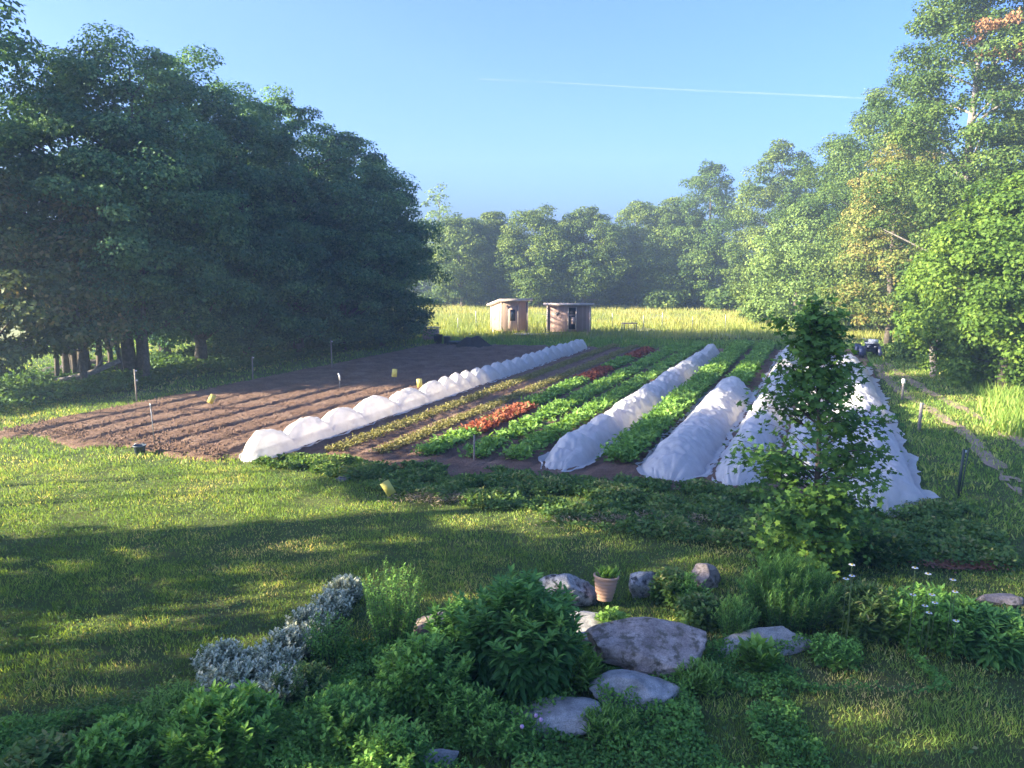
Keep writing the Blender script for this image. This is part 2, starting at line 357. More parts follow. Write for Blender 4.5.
    for j in sel:
        c = Cc[j]; hz = np.clip(c[2] - .55 * math.hypot(c[0], c[1]), z0 * .6 + .3, top * .98)
        s0 = np.array([np.interp(hz, zs, tp[:, 0]), np.interp(hz, zs, tp[:, 1]), hz])
        mid = s0 * .5 + c * .5 + np.array([0, 0, .12 * (c[2] - s0[2])]) + rg.normal(0, .12, 3)
        r0 = trunk_r * .36 * (1 - .6 * hz / H)
        b.tube(np.array([s0, s0 * .72 + mid * .28 + [0, 0, .03], mid, mid * .4 + c * .6, c]), np.array([r0, r0 * .85, r0 * .6, r0 * .38, r0 * .15]), 5)
    b.build('trunk', M[bark], o, True)
    return o
def copy_thing(o, loc, rz, sc, label):
    c = o.copy(); COL.objects.link(c); c.location = loc; c.rotation_euler = (0, 0, rz); c.scale = (sc[0], sc[0], sc[1]); c['label'] = label
    for ch in list(o.children):
        k = ch.copy(); COL.objects.link(k); k.parent = c
    return c

# ================================================================ SETTING
# ground: one sheet to the horizon, denser in the middle
def axis(lim, near, step):
    a = list(np.arange(-near, near + .01, step)); e = near
    while e < lim: e *= 1.6; a.append(e); a.insert(0, -e)
    return np.array(a)
ax = axis(2600, 40, .5); ay = axis(2600, 60, .5)
X, Y = np.meshgrid(ax, ay, indexing='ij'); Z = (vn(X, Y, 3.5, 1) - .5) * .05 * (np.hypot(X, Y) < 90) - .03
nx, ny = X.shape; ii = np.arange(nx * ny).reshape(nx, ny)
def gridq(ii): return np.stack([ii[:-1, :-1], ii[1:, :-1], ii[1:, 1:], ii[:-1, 1:]], -1).reshape(-1, 4)
tag(mesh_np('ground', np.stack([X, Y, Z], -1).reshape(-1, 3), gridq(ii), None, None, M['ground'], None, True), kind='structure')
# meadow behind the garden
mx_, my_ = np.meshgrid(np.linspace(-45, 45, 60), np.linspace(0, 48, 40), indexing='ij')
mY = 52.5 + my_ + (vn(mx_, my_, 5, 3) - .5) * 2.0 * (my_ < 2) + np.abs(mx_ - 2) * .0
mZ = .03 + vn(mx_, my_, 9, 4) * .06 + (mY - 52) * .004
i2 = np.arange(60 * 40).reshape(60, 40)
tag(mesh_np('meadow', np.stack([mx_, mY, mZ], -1).reshape(-1, 3), gridq(i2), None, None, M['meadow_ground'], None, True), kind='structure')

# garden soil with beds and furrows
BEDS = np.array([-22.3, -21.1, -19.9, -18.7, -17.5, -16.3, -15.1, -13.5, -12.0, -10.75, -9.5, -8.3, -7.2, -5.95, -4.6, -3.25, -1.95, -.6, .95])
us = np.arange(0, 40, .12); vs = np.arange(-23.1, 2.3, .05)
U, Vv = np.meshgrid(us, vs, indexing='ij')
un = 14.7 + np.interp(Vv, [-23, -14, -6, 2.3], [0, .6, 1.9, 2.6]) + (vn(Vv, Vv * 0, 1.1, 5) - .5) * .9   # near edge
uf = np.interp(Vv, [-23, -14, -6, 2.3], [42.5, 45, 47, 50]); Ug = un + (uf - un) * (U / 39.96)
dist = np.min(np.abs(Vv[..., None] - BEDS), -1)
hb = np.where(Vv < -14.3, .115, .07) * np.clip(U / 1.5, .15, 1)
Zs = .03 + hb * (1 - 1 / (1 + np.exp(-(dist - .5 - (vn(Ug, Vv * 3, 1.1, 6) - .5) * .15) * 22)))
Zs += (vn(Ug, Vv, .2, 7) - .5) * .03 + (vn(Ug, Vv, .09, 8) - .5) * .04
edge = np.minimum(np.minimum(U, 39.8 - U) * 1.4, np.minimum(Vv + 23.1, 2.24 - Vv) * 1.2)
Zs = np.where(edge < .15, -.12 + edge, Zs)
xx = Ug * DX + Vv * DY; yy = Ug * DY - Vv * DX
i3 = np.arange(U.size).reshape(U.shape)
tag(mesh_np('garden_soil', np.stack([xx, yy, Zs], -1).reshape(-1, 3), gridq(i3), None, None, M['soil'], None, True), kind='structure')

cr_ = np.random.default_rng(31); n = 16000; u = 15 + 28 * cr_.random(n) ** 1.3; v = cr_.uniform(-22.9, -14.4, n); x, y = W(u, v)
T_CLOD = (np.array([[-.5, 0, -.2], [.1, -.5, -.2], [.5, .1, -.2], [-.1, .5, -.2], [.05, 0, .45], [-.25, .2, .3]]), [], [[0, 1, 4], [1, 2, 4], [2, 3, 4], [3, 5, 4], [3, 0, 5], [0, 4, 5]])
d_ = cr_.normal(size=(n, 3)); d_[:, 2] *= .15; s_ = .025 + .08 * cr_.random(n) ** 3
k_ = np.min(np.abs(v[:, None] - BEDS), -1); zc = np.where(k_ < .48, .15, .04)
CL = (x, y, zc, d_, s_)
V, Q, T, A = leafcloud(np.stack([CL[0], CL[1], CL[2]], 1), CL[3], np.tile(np.array([0, 0, 1.]), (len(CL[0]), 1)), CL[4], CL[4] * .9, T_CLOD, np.full(len(CL[0]), .5))
tag(mesh_np('soil_clods', V, Q, T, None, M['soil']), 'crumbly clods lying on the bare tilled soil', 'soil', kind='stuff')
# path: two wheel tracks
def track(pts, wd, seed):
    P = np.array([G(*q) for q in pts]); s = np.concatenate([[0], np.cumsum(np.hypot(*np.diff(P, axis=0).T))]); ss = np.arange(0, s[-1], .25)
    c = np.stack([np.interp(ss, s, P[:, 0]), np.interp(ss, s, P[:, 1])], 1); tn = nrm(np.gradient(c, axis=0)); nr_ = np.stack([-tn[:, 1], tn[:, 0]], 1)
    V = []
    for j, f in enumerate(np.linspace(-1, 1, 5)):
        ww = wd * (.2 + .9 * vn(ss, ss * 0 + (j > 2) * 9, .8, seed)) * .5
        ww *= np.clip(np.minimum(ss, s[-1] - ss) / 1.2, .05, 1)
        V.append(np.column_stack([c + nr_ * (f * ww)[:, None], .0 + .012 * (1 - f * f) + 0 * ss]))
    V = np.stack(V, 1); i = np.arange(V.shape[0] * 5).reshape(-1, 5); q_ = gridq(i); cc_ = V.reshape(-1, 3)[q_].mean(1)
    q_ = q_[vn(cc_[:, 0], cc_[:, 1], .55, seed + 30) * .7 + vn(cc_[:, 0], cc_[:, 1], .2, seed + 31) * .3 < .78]
    tag(mesh_np('dirt_path', V.reshape(-1, 3), q_, None, None, M['dirt'], None, True), kind='structure')
TR1 = [(1022, 496), (1000, 468), (985, 452), (955, 424), (925, 406), (900, 392), (884, 376), (876, 362)]
TR2 = [(1050, 466), (1020, 442), (992, 424), (962, 408), (935, 395), (910, 380), (895, 370), (884, 361)]
track(TR1, .62, 11); track(TR2, .6, 12)

# ================================================================ GRASS (stuff)
rg = np.random.default_rng(5)
TRK = np.array([G(*q) for q in TR1] + [((a[0] + b[0]) / 2, (a[1] + b[1]) / 2) for a, b in zip([G(*q) for q in TR1[:-1]], [G(*q) for q in TR1[1:]])] )
def trackmask(x, y, wd=.24):
    m = np.ones(len(x), bool)
    for tr in (TR1, TR2):
        P = np.array([G(*q) for q in tr])
        for a, b in zip(P[:-1], P[1:]):
            ab = b - a; t_ = np.clip(((x - a[0]) * ab[0] + (y - a[1]) * ab[1]) / (ab @ ab), 0, 1)
            dd = np.hypot(x - a[0] - t_ * ab[0], y - a[1] - t_ * ab[1]); m &= (dd > wd) | (rg.random(len(x)) < .62)
    return m
def infield(x, y, pad=0):
    u, v = UV(x, y); near = 14.7 + np.interp(v, [-23, -14, -6, 2.3], [0, .6, 1.9, 2.6]) + (vn(v, v * 0, 1.1, 5) - .5) * .9
    far = np.interp(v, [-23, -14, -6, 2.3], [42.5, 45, 47, 50])
    return (u > near + pad) & (u < far - pad) & (v > -23.1 + pad) & (v < 2.3 - pad)
def blades(x, y, h, wd, mat, name, val, lean=.45, tpl=T_BLADE1, z=-.01, seed=1):
    r = np.random.default_rng(seed); N = len(x)
    pos = np.stack([x, y, np.full(N, z)], 1); d = nrm(np.stack([r.normal(0, lean, N), r.normal(0, lean, N), np.ones(N)], 1))
    n = r.normal(size=(N, 3)); n[:, 2] *= .2
    V, Q, T, A = leafcloud(pos, d, n, h, wd, tpl, val)
    return mesh_np(name, V, Q, T, A, mat)
xs = []; ys = []; hs = []; ws = []
for y0, y1, dens, hh, wd in ((4.5, 9, 1500, .06, .011), (9, 13, 1300, .055, .012), (13, 19, 750, .055, .015), (19, 30, 240, .08, .028), (30, 52, 50, .12, .06)):
    xl = min(y1 * .75 + 1, 34); A_ = 2 * xl * (y1 - y0); n = int(A_ * dens * .8)
    x = rg.uniform(-xl, xl, n); y = rg.uniform(y0, y1, n)
    k = (np.abs(x) < y * .75 + 1.2) & (~infield(x, y, .1) | (~infield(x, y, .75) & (rg.random(n) < .9 * vn(x, y, .35, 27) ** 1.5))); k &= trackmask(x, y)
    x = x[k]; y = y[k]; patch = vn(x, y, .7, 21) * .6 + vn(x, y, .22, 22) * .4
    k = rg.random(len(x)) < .12 + 1.5 * patch; x = x[k]; y = y[k]; patch = patch[k]
    xs.append(x); ys.append(y); hs.append(hh * (.15 + 1.6 * patch + .3 * rg.random(len(x)))); ws.append(wd * (.7 + .6 * rg.random(len(x))))
x = np.concatenate(xs); y = np.concatenate(ys)
val = np.clip(.12 + .65 * vn(x, y, 1.6, 23) + .5 * (vn(x, y, .4, 24) - .5) + .25 * (vn(x, y, 4.5, 25) - .4) + rg.normal(0, .2, len(x)), 0, 1)
tag(blades(x, y, np.concatenate(hs), np.concatenate(ws), M['grass'], 'lawn_grass', val), 'short mown green lawn grass around the garden beds', 'grass', kind='stuff')
n = 26000; x = rg.uniform(-11, 11, n); y = rg.uniform(6, 20, n); k = (np.abs(x) < y * .72) & ~infield(x, y, -.3) & (vn(x, y, .9, 37) * .6 + vn(x, y, .3, 38) * .4 > .5); x = x[k]; y = y[k]; N = len(x)
r9 = np.random.default_rng(19); V, Q, T, A = leafcloud(np.stack([x, y, .015 + .04 * r9.random(N)], 1), r9.normal(size=(N, 3)) * [1, 1, .3], np.stack([r9.normal(0, .4, N), r9.normal(0, .4, N), np.ones(N)], 1), .03 + .05 * r9.random(N), .03 + .03 * r9.random(N), T_RH, np.clip(r9.normal(.5, .25, N), 0, 1))
tag(mesh_np('lawn_clover', V, Q, T, A, M['weed']), 'patches of clover and plantain leaves in the lawn', 'clover', kind='stuff')
# meadow grass
n = 60000; x = rg.uniform(-26, 34, n); y = 52 + 44 * rg.random(n) ** 1.2
k = (x > -18 - (y - 52) * .3) & (vn(x, y, 1.2, 36) > .2) ; x = x[k]; y = y[k]
val = np.clip(.15 + .5 * vn(x, y, 3, 31) + .3 * (y - 52) / 40 + rg.normal(0, .15, len(x)), 0, 1)
tag(blades(x, y, .35 + .35 * rg.random(len(x)), .05 + .05 * rg.random(len(x)), M['meadow'], 'meadow_grass', val, .25, seed=3), 'sunlit yellow green meadow grass behind the garden', 'grass', kind='stuff')
# darker weedy strip at the far end of the garden
n = 9000; u = rg.uniform(43, 51.5, n); v = rg.uniform(-30, 3, n); x, y = W(u, v); k = ~infield(x, y, .2) & (y < 54.5); x = x[k]; y = y[k]
tag(blades(x, y, (.15 + .25 * rg.random(len(x))), .07 + .05 * rg.random(len(x)), M['tall'], 'weedy_verge', np.clip(rg.normal(.35, .2, len(x)), 0, 1), .4, seed=4), 'darker rough grass verge along the far end of the beds', 'grass', kind='stuff')
# tall bright grass right of the path
n = 60000; x = rg.uniform(12, 34, n); y = rg.uniform(19.5, 46, n); u, v = UV(x, y)
k = (v > 5.3 + (vn(x, y, 1.5, 33) - .5) * 1.6) & (x < y * .78 + 2); x = x[k]; y = y[k]
g = vn(x, y, 1.2, 34)
tag(blades(x, y, .2 + .75 * g * rg.random(len(x)) ** .5, .03 + .03 * rg.random(len(x)), M['tall'], 'tall_grass', np.clip(.3 + .4 * g + rg.normal(0, .2, len(x)), 0, 1), .3, T_BLADE, seed=6), 'tall bright sunlit grass on the right side of the track', 'grass', kind='stuff')

n = 45000; x = rg.uniform(7, 34, n); y = rg.uniform(13.5, 44, n); u, v = UV(x, y)
k = (v > 2.3) & (v < 6.2) & (x < y * .78 + 2) & trackmask(x, y, .3); x = x[k]; y = y[k]; g = vn(x, y, .8, 35)
tag(blades(x, y, .06 + .16 * g * rg.random(len(x)) ** .5, .03 + .02 * rg.random(len(x)), M['tall'], 'rough_grass', np.clip(.35 + .5 * g + rg.normal(0, .2, len(x)), 0, 1), .4, T_BLADE, seed=7), 'rough green grass between the tunnels and the dirt track', 'grass', kind='stuff')
# ================================================================ low leafy cover
def cover(name, xy, h, size, mat, label, cat_, seed, density, zbase=.0, mound=.5, ns=.45, val0=.4, up=.7, tpl=T_RH, wf=.8, clumpthr=.0, kind='stuff', width=None):
    """xy: function(n, rng)->x,y ; heights by noise"""
    r = np.random.default_rng(seed); x, y = xy(int(density), r)
    g = vn(x, y, ns, seed % 50 + 40) * .65 + vn(x, y, ns * .4, seed % 50 + 90) * .35
    k = g > clumpthr; x = x[k]; y = y[k]; g = g[k]; N = len(x)
    top = h * (1 - mound + mound * 1.6 * (g - .15)).clip(.1, 1.5); z = zbase + top * (r.random(N) ** .55)
    pos = np.stack([x, y, z], 1); d = nrm(np.stack([r.normal(0, 1, N), r.normal(0, 1, N), r.normal(.25, .45, N)], 1))
    n = nrm(np.stack([r.normal(0, .45, N), r.normal(0, .45, N), np.full(N, up)], 1))
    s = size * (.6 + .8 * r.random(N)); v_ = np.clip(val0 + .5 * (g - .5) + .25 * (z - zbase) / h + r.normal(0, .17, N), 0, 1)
    V, Q, T, A = leafcloud(pos, d, n, s, s * wf, tpl, v_)
    return tag(mesh_np(name, V, Q, T, A, mat), label, cat_, kind=kind)
def rows(u0, u1, v0, v1, jit=0.):
    def f(n, r):
        u = r.uniform(u0, u1, n); c = (v0 + v1) / 2; hw = (v1 - v0) / 2
        v = c + hw * np.clip(r.normal(0, .55, n), -1.15, 1.15); return W(u, v)
    return f
# weedy front border of the garden
def front(n, r):
    v = -13.5 + 16.7 * r.random(n) ** .8; near = 14.7 + np.interp(v, [-23, -14, -6, 2.3], [0, .6, 1.9, 2.6])
    lo = near - np.interp(v, [-14, -11, -9, -4, 0, 3.2], [.3, .9, 2.0, 3.2, 3.6, 3.0]); u = lo + (near + .35 - lo) * r.random(n) ** .8
    return W(u, v)
cover('leafy_weeds', front, .24, .085, M['weed'], 'low leafy weeds and potato plants along the front edge of the beds', 'weeds', 51, 75000, -.02, .9, .55, .42, clumpthr=.40)
# crops
GB = .09
cover('salad_greens', rows(17.2, 19.9, -9.85, -9.2), .22, .12, M['crop'], 'short stretch of green salad leaves in front of the near red lettuce', 'crop', 52, 1600, GB, .5, .35, .5)
cover('red_lettuce', rows(20, 24.6, -9.85, -9.2), .20, .12, M['red'], 'nearest patch of rusty red lettuce, sunlit between green rows', 'crop', 53, 4200, GB, .4, .3, .5)
cover('salad_greens', rows(24.8, 31, -9.85, -9.2), .25, .13, M['crop'], 'green salad leaves behind the near red lettuce patch', 'crop', 54, 3000, GB, .5, .35, .5)
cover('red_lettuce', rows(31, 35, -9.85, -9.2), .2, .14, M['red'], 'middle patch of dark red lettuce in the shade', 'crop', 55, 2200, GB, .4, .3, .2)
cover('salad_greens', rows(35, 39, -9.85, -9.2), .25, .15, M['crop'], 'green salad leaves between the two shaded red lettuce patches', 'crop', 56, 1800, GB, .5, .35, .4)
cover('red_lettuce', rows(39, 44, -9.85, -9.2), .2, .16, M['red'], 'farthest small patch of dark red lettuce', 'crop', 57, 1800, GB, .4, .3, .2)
cover('leafy_crop', rows(17.4, 47, -8.62, -7.95), .26, .14, M['crop'], 'long row of green leafy crop just right of the red lettuce', 'crop', 58, 15000, GB, .75, .55, .5, clumpthr=.3)
cover('leafy_crop', rows(17.6, 47.5, -7.5, -6.85), .27, .14, M['crop'], 'long row of green leafy crop left of the middle tunnel', 'crop', 59, 14000, GB, .75, .55, .5, clumpthr=.32)
cover('bean_crop', rows(18.2, 49, -5.05, -4.25), .42, .13, M['crop'], 'lush green crop row right of the middle tunnel', 'crop', 60, 26000, GB, .45, .5, .45)
cover('leafy_crop', rows(32, 49.5, -3.65, -2.95), .38, .16, M['crop'], 'green crop row behind the short tunnel', 'crop', 61, 10000, GB, .45, .5, .35)
cover('seedling_crop', rows(16.6, 46, -12.3, -11.75), .12, .08, M['seedling'], 'sparse pale seedlings right of the scalloped tunnel', 'crop', 62, 13000, GB, .4, .3, .5)
cover('seedling_crop', rows(16.9, 46, -11.0, -10.5), .12, .08, M['seedling'], 'sparse pale seedlings next to the red lettuce row', 'crop', 63, 15000, GB, .4, .3, .55)
cover('carrot_crop', rows(17, 46, -9.85, -9.2), .08, .07, M['weed'], 'thin weeds among the lettuce beds', 'weeds', 64, 5000, GB, .4, .3, .3)
# undergrowth below the left trees
def under(n, r):
    u = r.uniform(14, 47, n); v = -25.6 - 8 * r.random(n); return W(u, v)
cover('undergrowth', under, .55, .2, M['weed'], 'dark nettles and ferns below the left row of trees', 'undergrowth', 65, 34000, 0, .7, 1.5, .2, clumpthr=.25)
def under2(n, r):
    x = r.uniform(-24, 40, n); y = r.uniform(90, 97, n); return x, y
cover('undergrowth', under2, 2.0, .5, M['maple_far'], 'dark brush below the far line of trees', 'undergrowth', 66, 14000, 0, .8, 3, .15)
# far-off wood closing the view
def wood(n, r): return r.uniform(-75, 75, n), r.uniform(108, 122, n)
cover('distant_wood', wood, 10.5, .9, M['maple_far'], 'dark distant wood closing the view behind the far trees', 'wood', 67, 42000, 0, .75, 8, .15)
def wood2(n, r):
    y = r.uniform(22, 100, n); return 46 + r.uniform(0, 12, n) - np.clip(60 - y, 0, 100) * .12, y
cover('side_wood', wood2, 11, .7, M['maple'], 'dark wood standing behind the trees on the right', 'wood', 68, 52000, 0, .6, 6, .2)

# ================================================================ ROW COVERS
def tunnel(name, u0, u1, vc, wd, h, hoop, label, seed, sag=.3, taper=(1.0, .7), kind_='hoop', bend=0.0, wr=.02):
    r = np.random.default_rng(seed)
    uu = np.arange(u0, u1, .06); ns = 44; s = np.linspace(-1, 1, ns)
    Ug_, Sg = np.meshgrid(uu, s, indexing='ij'); sp = hoop
    if callable(hoop): phv = hoop(uu)
    else: phv = (uu - u0) / hoop
    jitter = vn(uu, uu * 0, 3.0, seed) * .5
    sc = np.abs(np.sin(math.pi * (phv + jitter))) ** .55      # 1 at the hoops
    hh = h * (1 - sag + sag * sc) * (.93 + .14 * vn(uu, uu * 0 + 3, 2.2, seed + 1))
    e0 = np.clip((uu - u0) / taper[0], 0, 1); e1 = np.clip((u1 - uu) / taper[1], 0, 1); ee = np.sin(np.minimum(e0, e1) * math.pi / 2)
    hh = hh * (ee ** .9); ww = wd / 2 * (.45 + .55 * ee) * (1 + .09 * (1 - sc)) * (.94 + .14 * vn(uu, uu * 0 + 7, .9, seed + 2))
    # arch with a loose skirt on the ground
    a = np.clip(np.abs(Sg) / .8, 0, 1); arch = (1 - a ** 1.75) ** .9
    Zt = hh[:, None] * arch + .05
    # drapery: pleats running from the hoops down, stronger near the ground
    fold = np.abs(vn(Ug_ * 1.0 + .9 * Sg * np.cos(Ug_ * 1.7 + seed), Sg * 1.1, .34, seed + 3) - .5)
    pl = (vn(Ug_ + Sg * .35, Sg * .8, .13, seed + 9) - .5) * wr * 1.8 - fold * wr * 3.2 - np.abs(vn(Ug_ * .7 + Sg * 1.3, Sg * 1.6, .2, seed + 8) - .5) * wr * 2.4 + (vn(Ug_, Sg * 2, .9, seed + 4) - .5) * wr * 4
    Zt += pl * (.35 + arch)
    skirt = np.clip((np.abs(Sg) - .8) / .2, 0, 1)
    Vt = vc + bend * ((Ug_ - u0) / (u1 - u0)) + np.sign(Sg) * (np.abs(Sg) ** .85) * ww[:, None] * (1 + .25 * skirt * (vn(Ug_, Sg * 0 + np.sign(Sg), .3, seed + 5) - .3))
    Vt += (vn(Ug_, Sg * 2, .3, seed + 6) - .5) * wr * 2
    Zt = np.where(skirt > .5, .055 + (vn(Ug_, Sg * 5, .15, seed) - .3) * .06, Zt)
    x = Ug_ * DX + Vt * DY; y = Ug_ * DY - Vt * DX; i = np.arange(x.size).reshape(x.shape)
    o = mesh_np(name, np.stack([x, y, Zt + .03], -1).reshape(-1, 3), gridq(i), None, None, M['cloth'], None, True)
    return tag(o, label, 'row cover', 'white fabric row covers over the beds')
ha = lambda uu: np.interp(uu, [15, 25, 45], [0, 5.2, 24])
tunnel('row_cover', 15.1, 44.2, -13.55, 1.0, .66, ha, 'long scalloped white fabric tunnel, farthest left, beside the bare soil', 101, .52, (.5, .4))
tunnel('row_cover', 17.1, 44.2, -5.95, 1.3, .56, 1.3, 'white fabric tunnel in the middle, between green leafy rows', 102, .27, (1.5, .5), wr=.03)
tunnel('row_cover', 17.3, 31.2, -3.3, 1.75, .6, 1.6, 'short wide white fabric tunnel, left neighbour of the tunnels behind the young maple', 103, .24, (1.2, .5), wr=.034)
tunnel('row_cover', 17.4, 47.2, -1.75, 1.35, .55, 1.5, 'long white fabric tunnel just left of the young maple stem', 104, .2, (1.0, .5), wr=.034)
tunnel('row_cover', 18.2, 46.0, -.35, 1.3, .55, 1.5, 'white fabric tunnel mostly hidden behind the young maple', 105, .15, (1, .5), wr=.03)
tunnel('row_cover', 16.7, 41.0, 1.2, 2.0, .7, 1.7, 'rightmost white fabric tunnel, beside the grass track', 106, .2, (.8, .6), wr=.045, bend=-.25)

# ================================================================ SHEDS
def shed(px, py, w_, d_, hf, hb, rz, side_low, wallm, label, seed):
    x, y = G(px, py); o = empty('garden_shed', (x, y, 0), rz); tag(o, label, 'shed', 'small wooden sheds in the meadow')
    z0 = .3
    # shell: floor height z0, front at y=-d/2; roof slopes along x (side_low) or y
    def zt(X_, Y_):
        if side_low == 'x': return hf + (hb - hf) * (X_ + w_ / 2) / w_
        return hf + (hb - hf) * (Y_ + d_ / 2) / d_
    b = MB(); c = [(-w_ / 2, -d_ / 2), (w_ / 2, -d_ / 2), (w_ / 2, d_ / 2), (-w_ / 2, d_ / 2)]
    V = [(a, e, z0) for a, e in c] + [(a, e, z0 + zt(a, e)) for a, e in c]
    b.add(V, [[0, 1, 5, 4], [1, 2, 6, 5], [2, 3, 7, 6], [3, 0, 4, 7], [3, 2, 1, 0]]); b.build('wall', wallm, o)
    r = MB(); ov = .28; cc = [(-w_ / 2 - ov, -d_ / 2 - ov * 1.3), (w_ / 2 + ov, -d_ / 2 - ov * 1.3), (w_ / 2 + ov, d_ / 2 + ov), (-w_ / 2 - ov, d_ / 2 + ov)]
    V = [(a, e, z0 + zt(a, e) + .01) for a, e in cc] + [(a, e, z0 + zt(a, e) + .13) for a, e in cc]
    r.add(V, [[0, 1, 5, 4], [1, 2, 6, 5], [2, 3, 7, 6], [3, 0, 4, 7], [3, 2, 1, 0], [4, 5, 6, 7]]); rf = r.build('roof', M['roof'], o)
    f = MB(); f.box((0, -d_ / 2 - ov * 1.3 - .015, z0 + (zt(-w_ / 2, -d_ / 2) + zt(w_ / 2, -d_ / 2)) / 2 + .06), (w_ + 2 * ov, .03, .13), 0, 0, -math.atan2(zt(w_ / 2, -d_ / 2) - zt(-w_ / 2, -d_ / 2), w_))
    f.build('fascia', M['trim'], rf)
    for sx in (-1, 1):
        for sy in (-1, 1):
            p_ = MB(); p_.box((sx * (w_ / 2 - .15), sy * (d_ / 2 - .15), z0 / 2 - .05), (.2, .2, z0 + .1)); p_.build('footing', M['deck'], o)
            p_ = MB(); p_.box((sx * (w_ / 2 + .012), sy * (d_ / 2 + .012), z0 + zt(sx * w_ / 2, sy * d_ / 2) / 2 - .02), (.09, .09, zt(sx * w_ / 2, sy * d_ / 2) - .02)); p_.build('corner_board', M['trim'], o)
    return o, z0
o, z0 = shed(509, 334, 1.95, 2.3, 2.15, 1.75, R(20), 'y', M['wood_a'], 'taller left shed of pale boards with a dark door window and a sunlit side', 1)
b = MB(); b.box((-.15, -1.17, z0 + .9), (.72, .05, 1.8)); dr = b.build('door', M['wood_a'], o)
b = MB(); b.box((-.15, -1.205, z0 + 1.15), (.4, .03, .8)); b.build('window', M['glass'], dr)
for dx in (-.56, .26):
    b = MB(); b.box((dx, -1.18, z0 + .95), (.07, .07, 1.85)); b.build('door_post', M['trim'], o)
for dy in (-.45, .45):
    b = MB(); b.box((-.99, dy, z0 + 1.15), (.05, .4, .85)); f = b.build('window', M['trim'], o)
    b = MB(); b.box((-1.02, dy, z0 + 1.15), (.02, .3, .72)); b.build('pane', M['white'], f)
b = MB(); b.box((.5, -1.75, .16), (1.3, .9, .08)); 
b.box((.5, -1.4, .06), (1.2, .08, .2)); b.build('step', M['deck'], o)
o, z0 = shed(569, 335, 3.0, 1.8, 1.9, 1.75, YAW * .3, 'y', M['wood_b'], 'lower right shed of brown shingles with a tall dark doorway', 2)
b = MB(); b.box((.25, -.91, z0 + .95), (.5, .05, 1.5)); f = b.build('doorway', M['dark'], o)
for dx in (-.03, .53):
    b = MB(); b.box((dx, -.93, z0 + .95), (.07, .06, 1.6)); b.build('frame', M['trim'], f)
b = MB(); b.box((.25, -.95, z0 + 1.2), (.42, .03, .04)); b.box((.33, -.95, z0 + .8), (.25, .03, .5)); b.build('crossbar', M['wood_a'], f)
b = MB(); th = np.linspace(0, 2 * math.pi, 20, endpoint=False)
hx = .16 * np.sin(th) ** 3 * 1.05; hz = .13 * np.cos(th) - .05 * np.cos(2 * th) - .02 * np.cos(3 * th)
V = [(-.85 + a, -.925, z0 + 1.3 + c_) for a, c_ in zip(hx, hz)] + [(-.85 + a, -.905, z0 + 1.3 + c_) for a, c_ in zip(hx, hz)] + [(-.85, -.925, z0 + 1.27)]
b.add(V, [[i, (i + 1) % 20, 20 + (i + 1) % 20, 20 + i] for i in range(20)], [[(i + 1) % 20, i, 40] for i in range(20)]); b.build('heart_ornament', M['post'], o)
# low platform between the sheds
x, y = G(541, 337); o = empty('wooden_platform', (x, y, 0), R(8)); tag(o, 'low grey plank platform on the grass between the two sheds', 'platform')
b = MB(); [b.box((0, -.35 + .175 * i, .22), (3.6, .155, .04)) for i in range(5)]; b.build('boards', M['deck'], o)
for sx in (-1.6, 0, 1.6):
    b = MB(); b.box((sx, 0, .1), (.09, .8, .19)); b.build('joist', M['deck'], o)

# ================================================================ TREES
GL = 'maples in the left row beside the bare soil'
def by_top(px, top, y): x, z = XZ(px, top, y); return x, z
L = [(58, 62, 33.5, 3.7, 'second tree of the left row, sun on its left crown edge', 1, 2.4, 'oval', .0),
     (118, 34, 34.5, 4.3, 'tallest round maple of the left row with a pale yellow green top', 2, 2.2, 'oval', .12),
     (182, 56, 37.5, 4.1, 'dark maple directly right of the tallest one in the left row', 3, 1.6, 'oval', -.05),
     (236, 88, 40.5, 4.0, 'dark blue green maple in the middle of the left row', 4, 1.1, 'oval', .04),
     (288, 96, 43.5, 4.2, 'maple with a pointed top right of the middle of the left row', 5, .9, 'oval', -.04),
     (336, 134, 45.5, 4.0, 'second last maple on the right of the left row', 6, .8, 'oval', .06),
     (376, 160, 48.5, 3.5, 'last maple of the left row, low branches over the meadow edge', 7, .5, 'oval', -.02),
     (150, 120, 42.0, 4.0, 'maple standing behind the gap right of the tallest tree of the left row', 8, .9, 'broad', -.1),
     (215, 135, 44.0, 4.0, 'maple standing behind the left part of the row, hardly seen between crowns', 9, .9, 'broad', -.1),
     (262, 150, 46.5, 3.6, 'maple standing behind the right half of the row, hardly seen between crowns', 10, .6, 'broad', -.1)]
for px, top, y, r_, lab, sd, z0, pf, vo_ in L:
    x, z = by_top(px, top, y); bk = sd > 7
    tree('maple_tree', x, y, z - .2, r_, z0, 200 + sd, M['maple'], lab, pf, 130 if bk else 230, 150 if bk else 340, .26 if bk else .145, .85, .26, group=GL, flat=.5, vo=vo_)
# leftmost, taller, partly out of the picture
tree('maple_tree', -23.2, 31.5, 19.5, 4.5, 6.0, 220, M['maple'], 'leftmost tall tree, only its right crown edge inside the picture', 'oval', 120, 210, .22, 1.0, .28)
tree('cedar_tree', -20.2, 29.5, 9.5, 3.0, 1.4, 221, M['cedar'], 'brownish sunlit cedar at the left picture edge', 'cone', 130, 170, .2, .7, .16, flat=.45)
tree('cedar_tree', -17.6, 31.5, 8.2, 2.2, 1.9, 222, M['cedar'], 'dark cedar right of the brownish sunlit one', 'cone', 90, 150, .2, .65, .14, flat=.45)
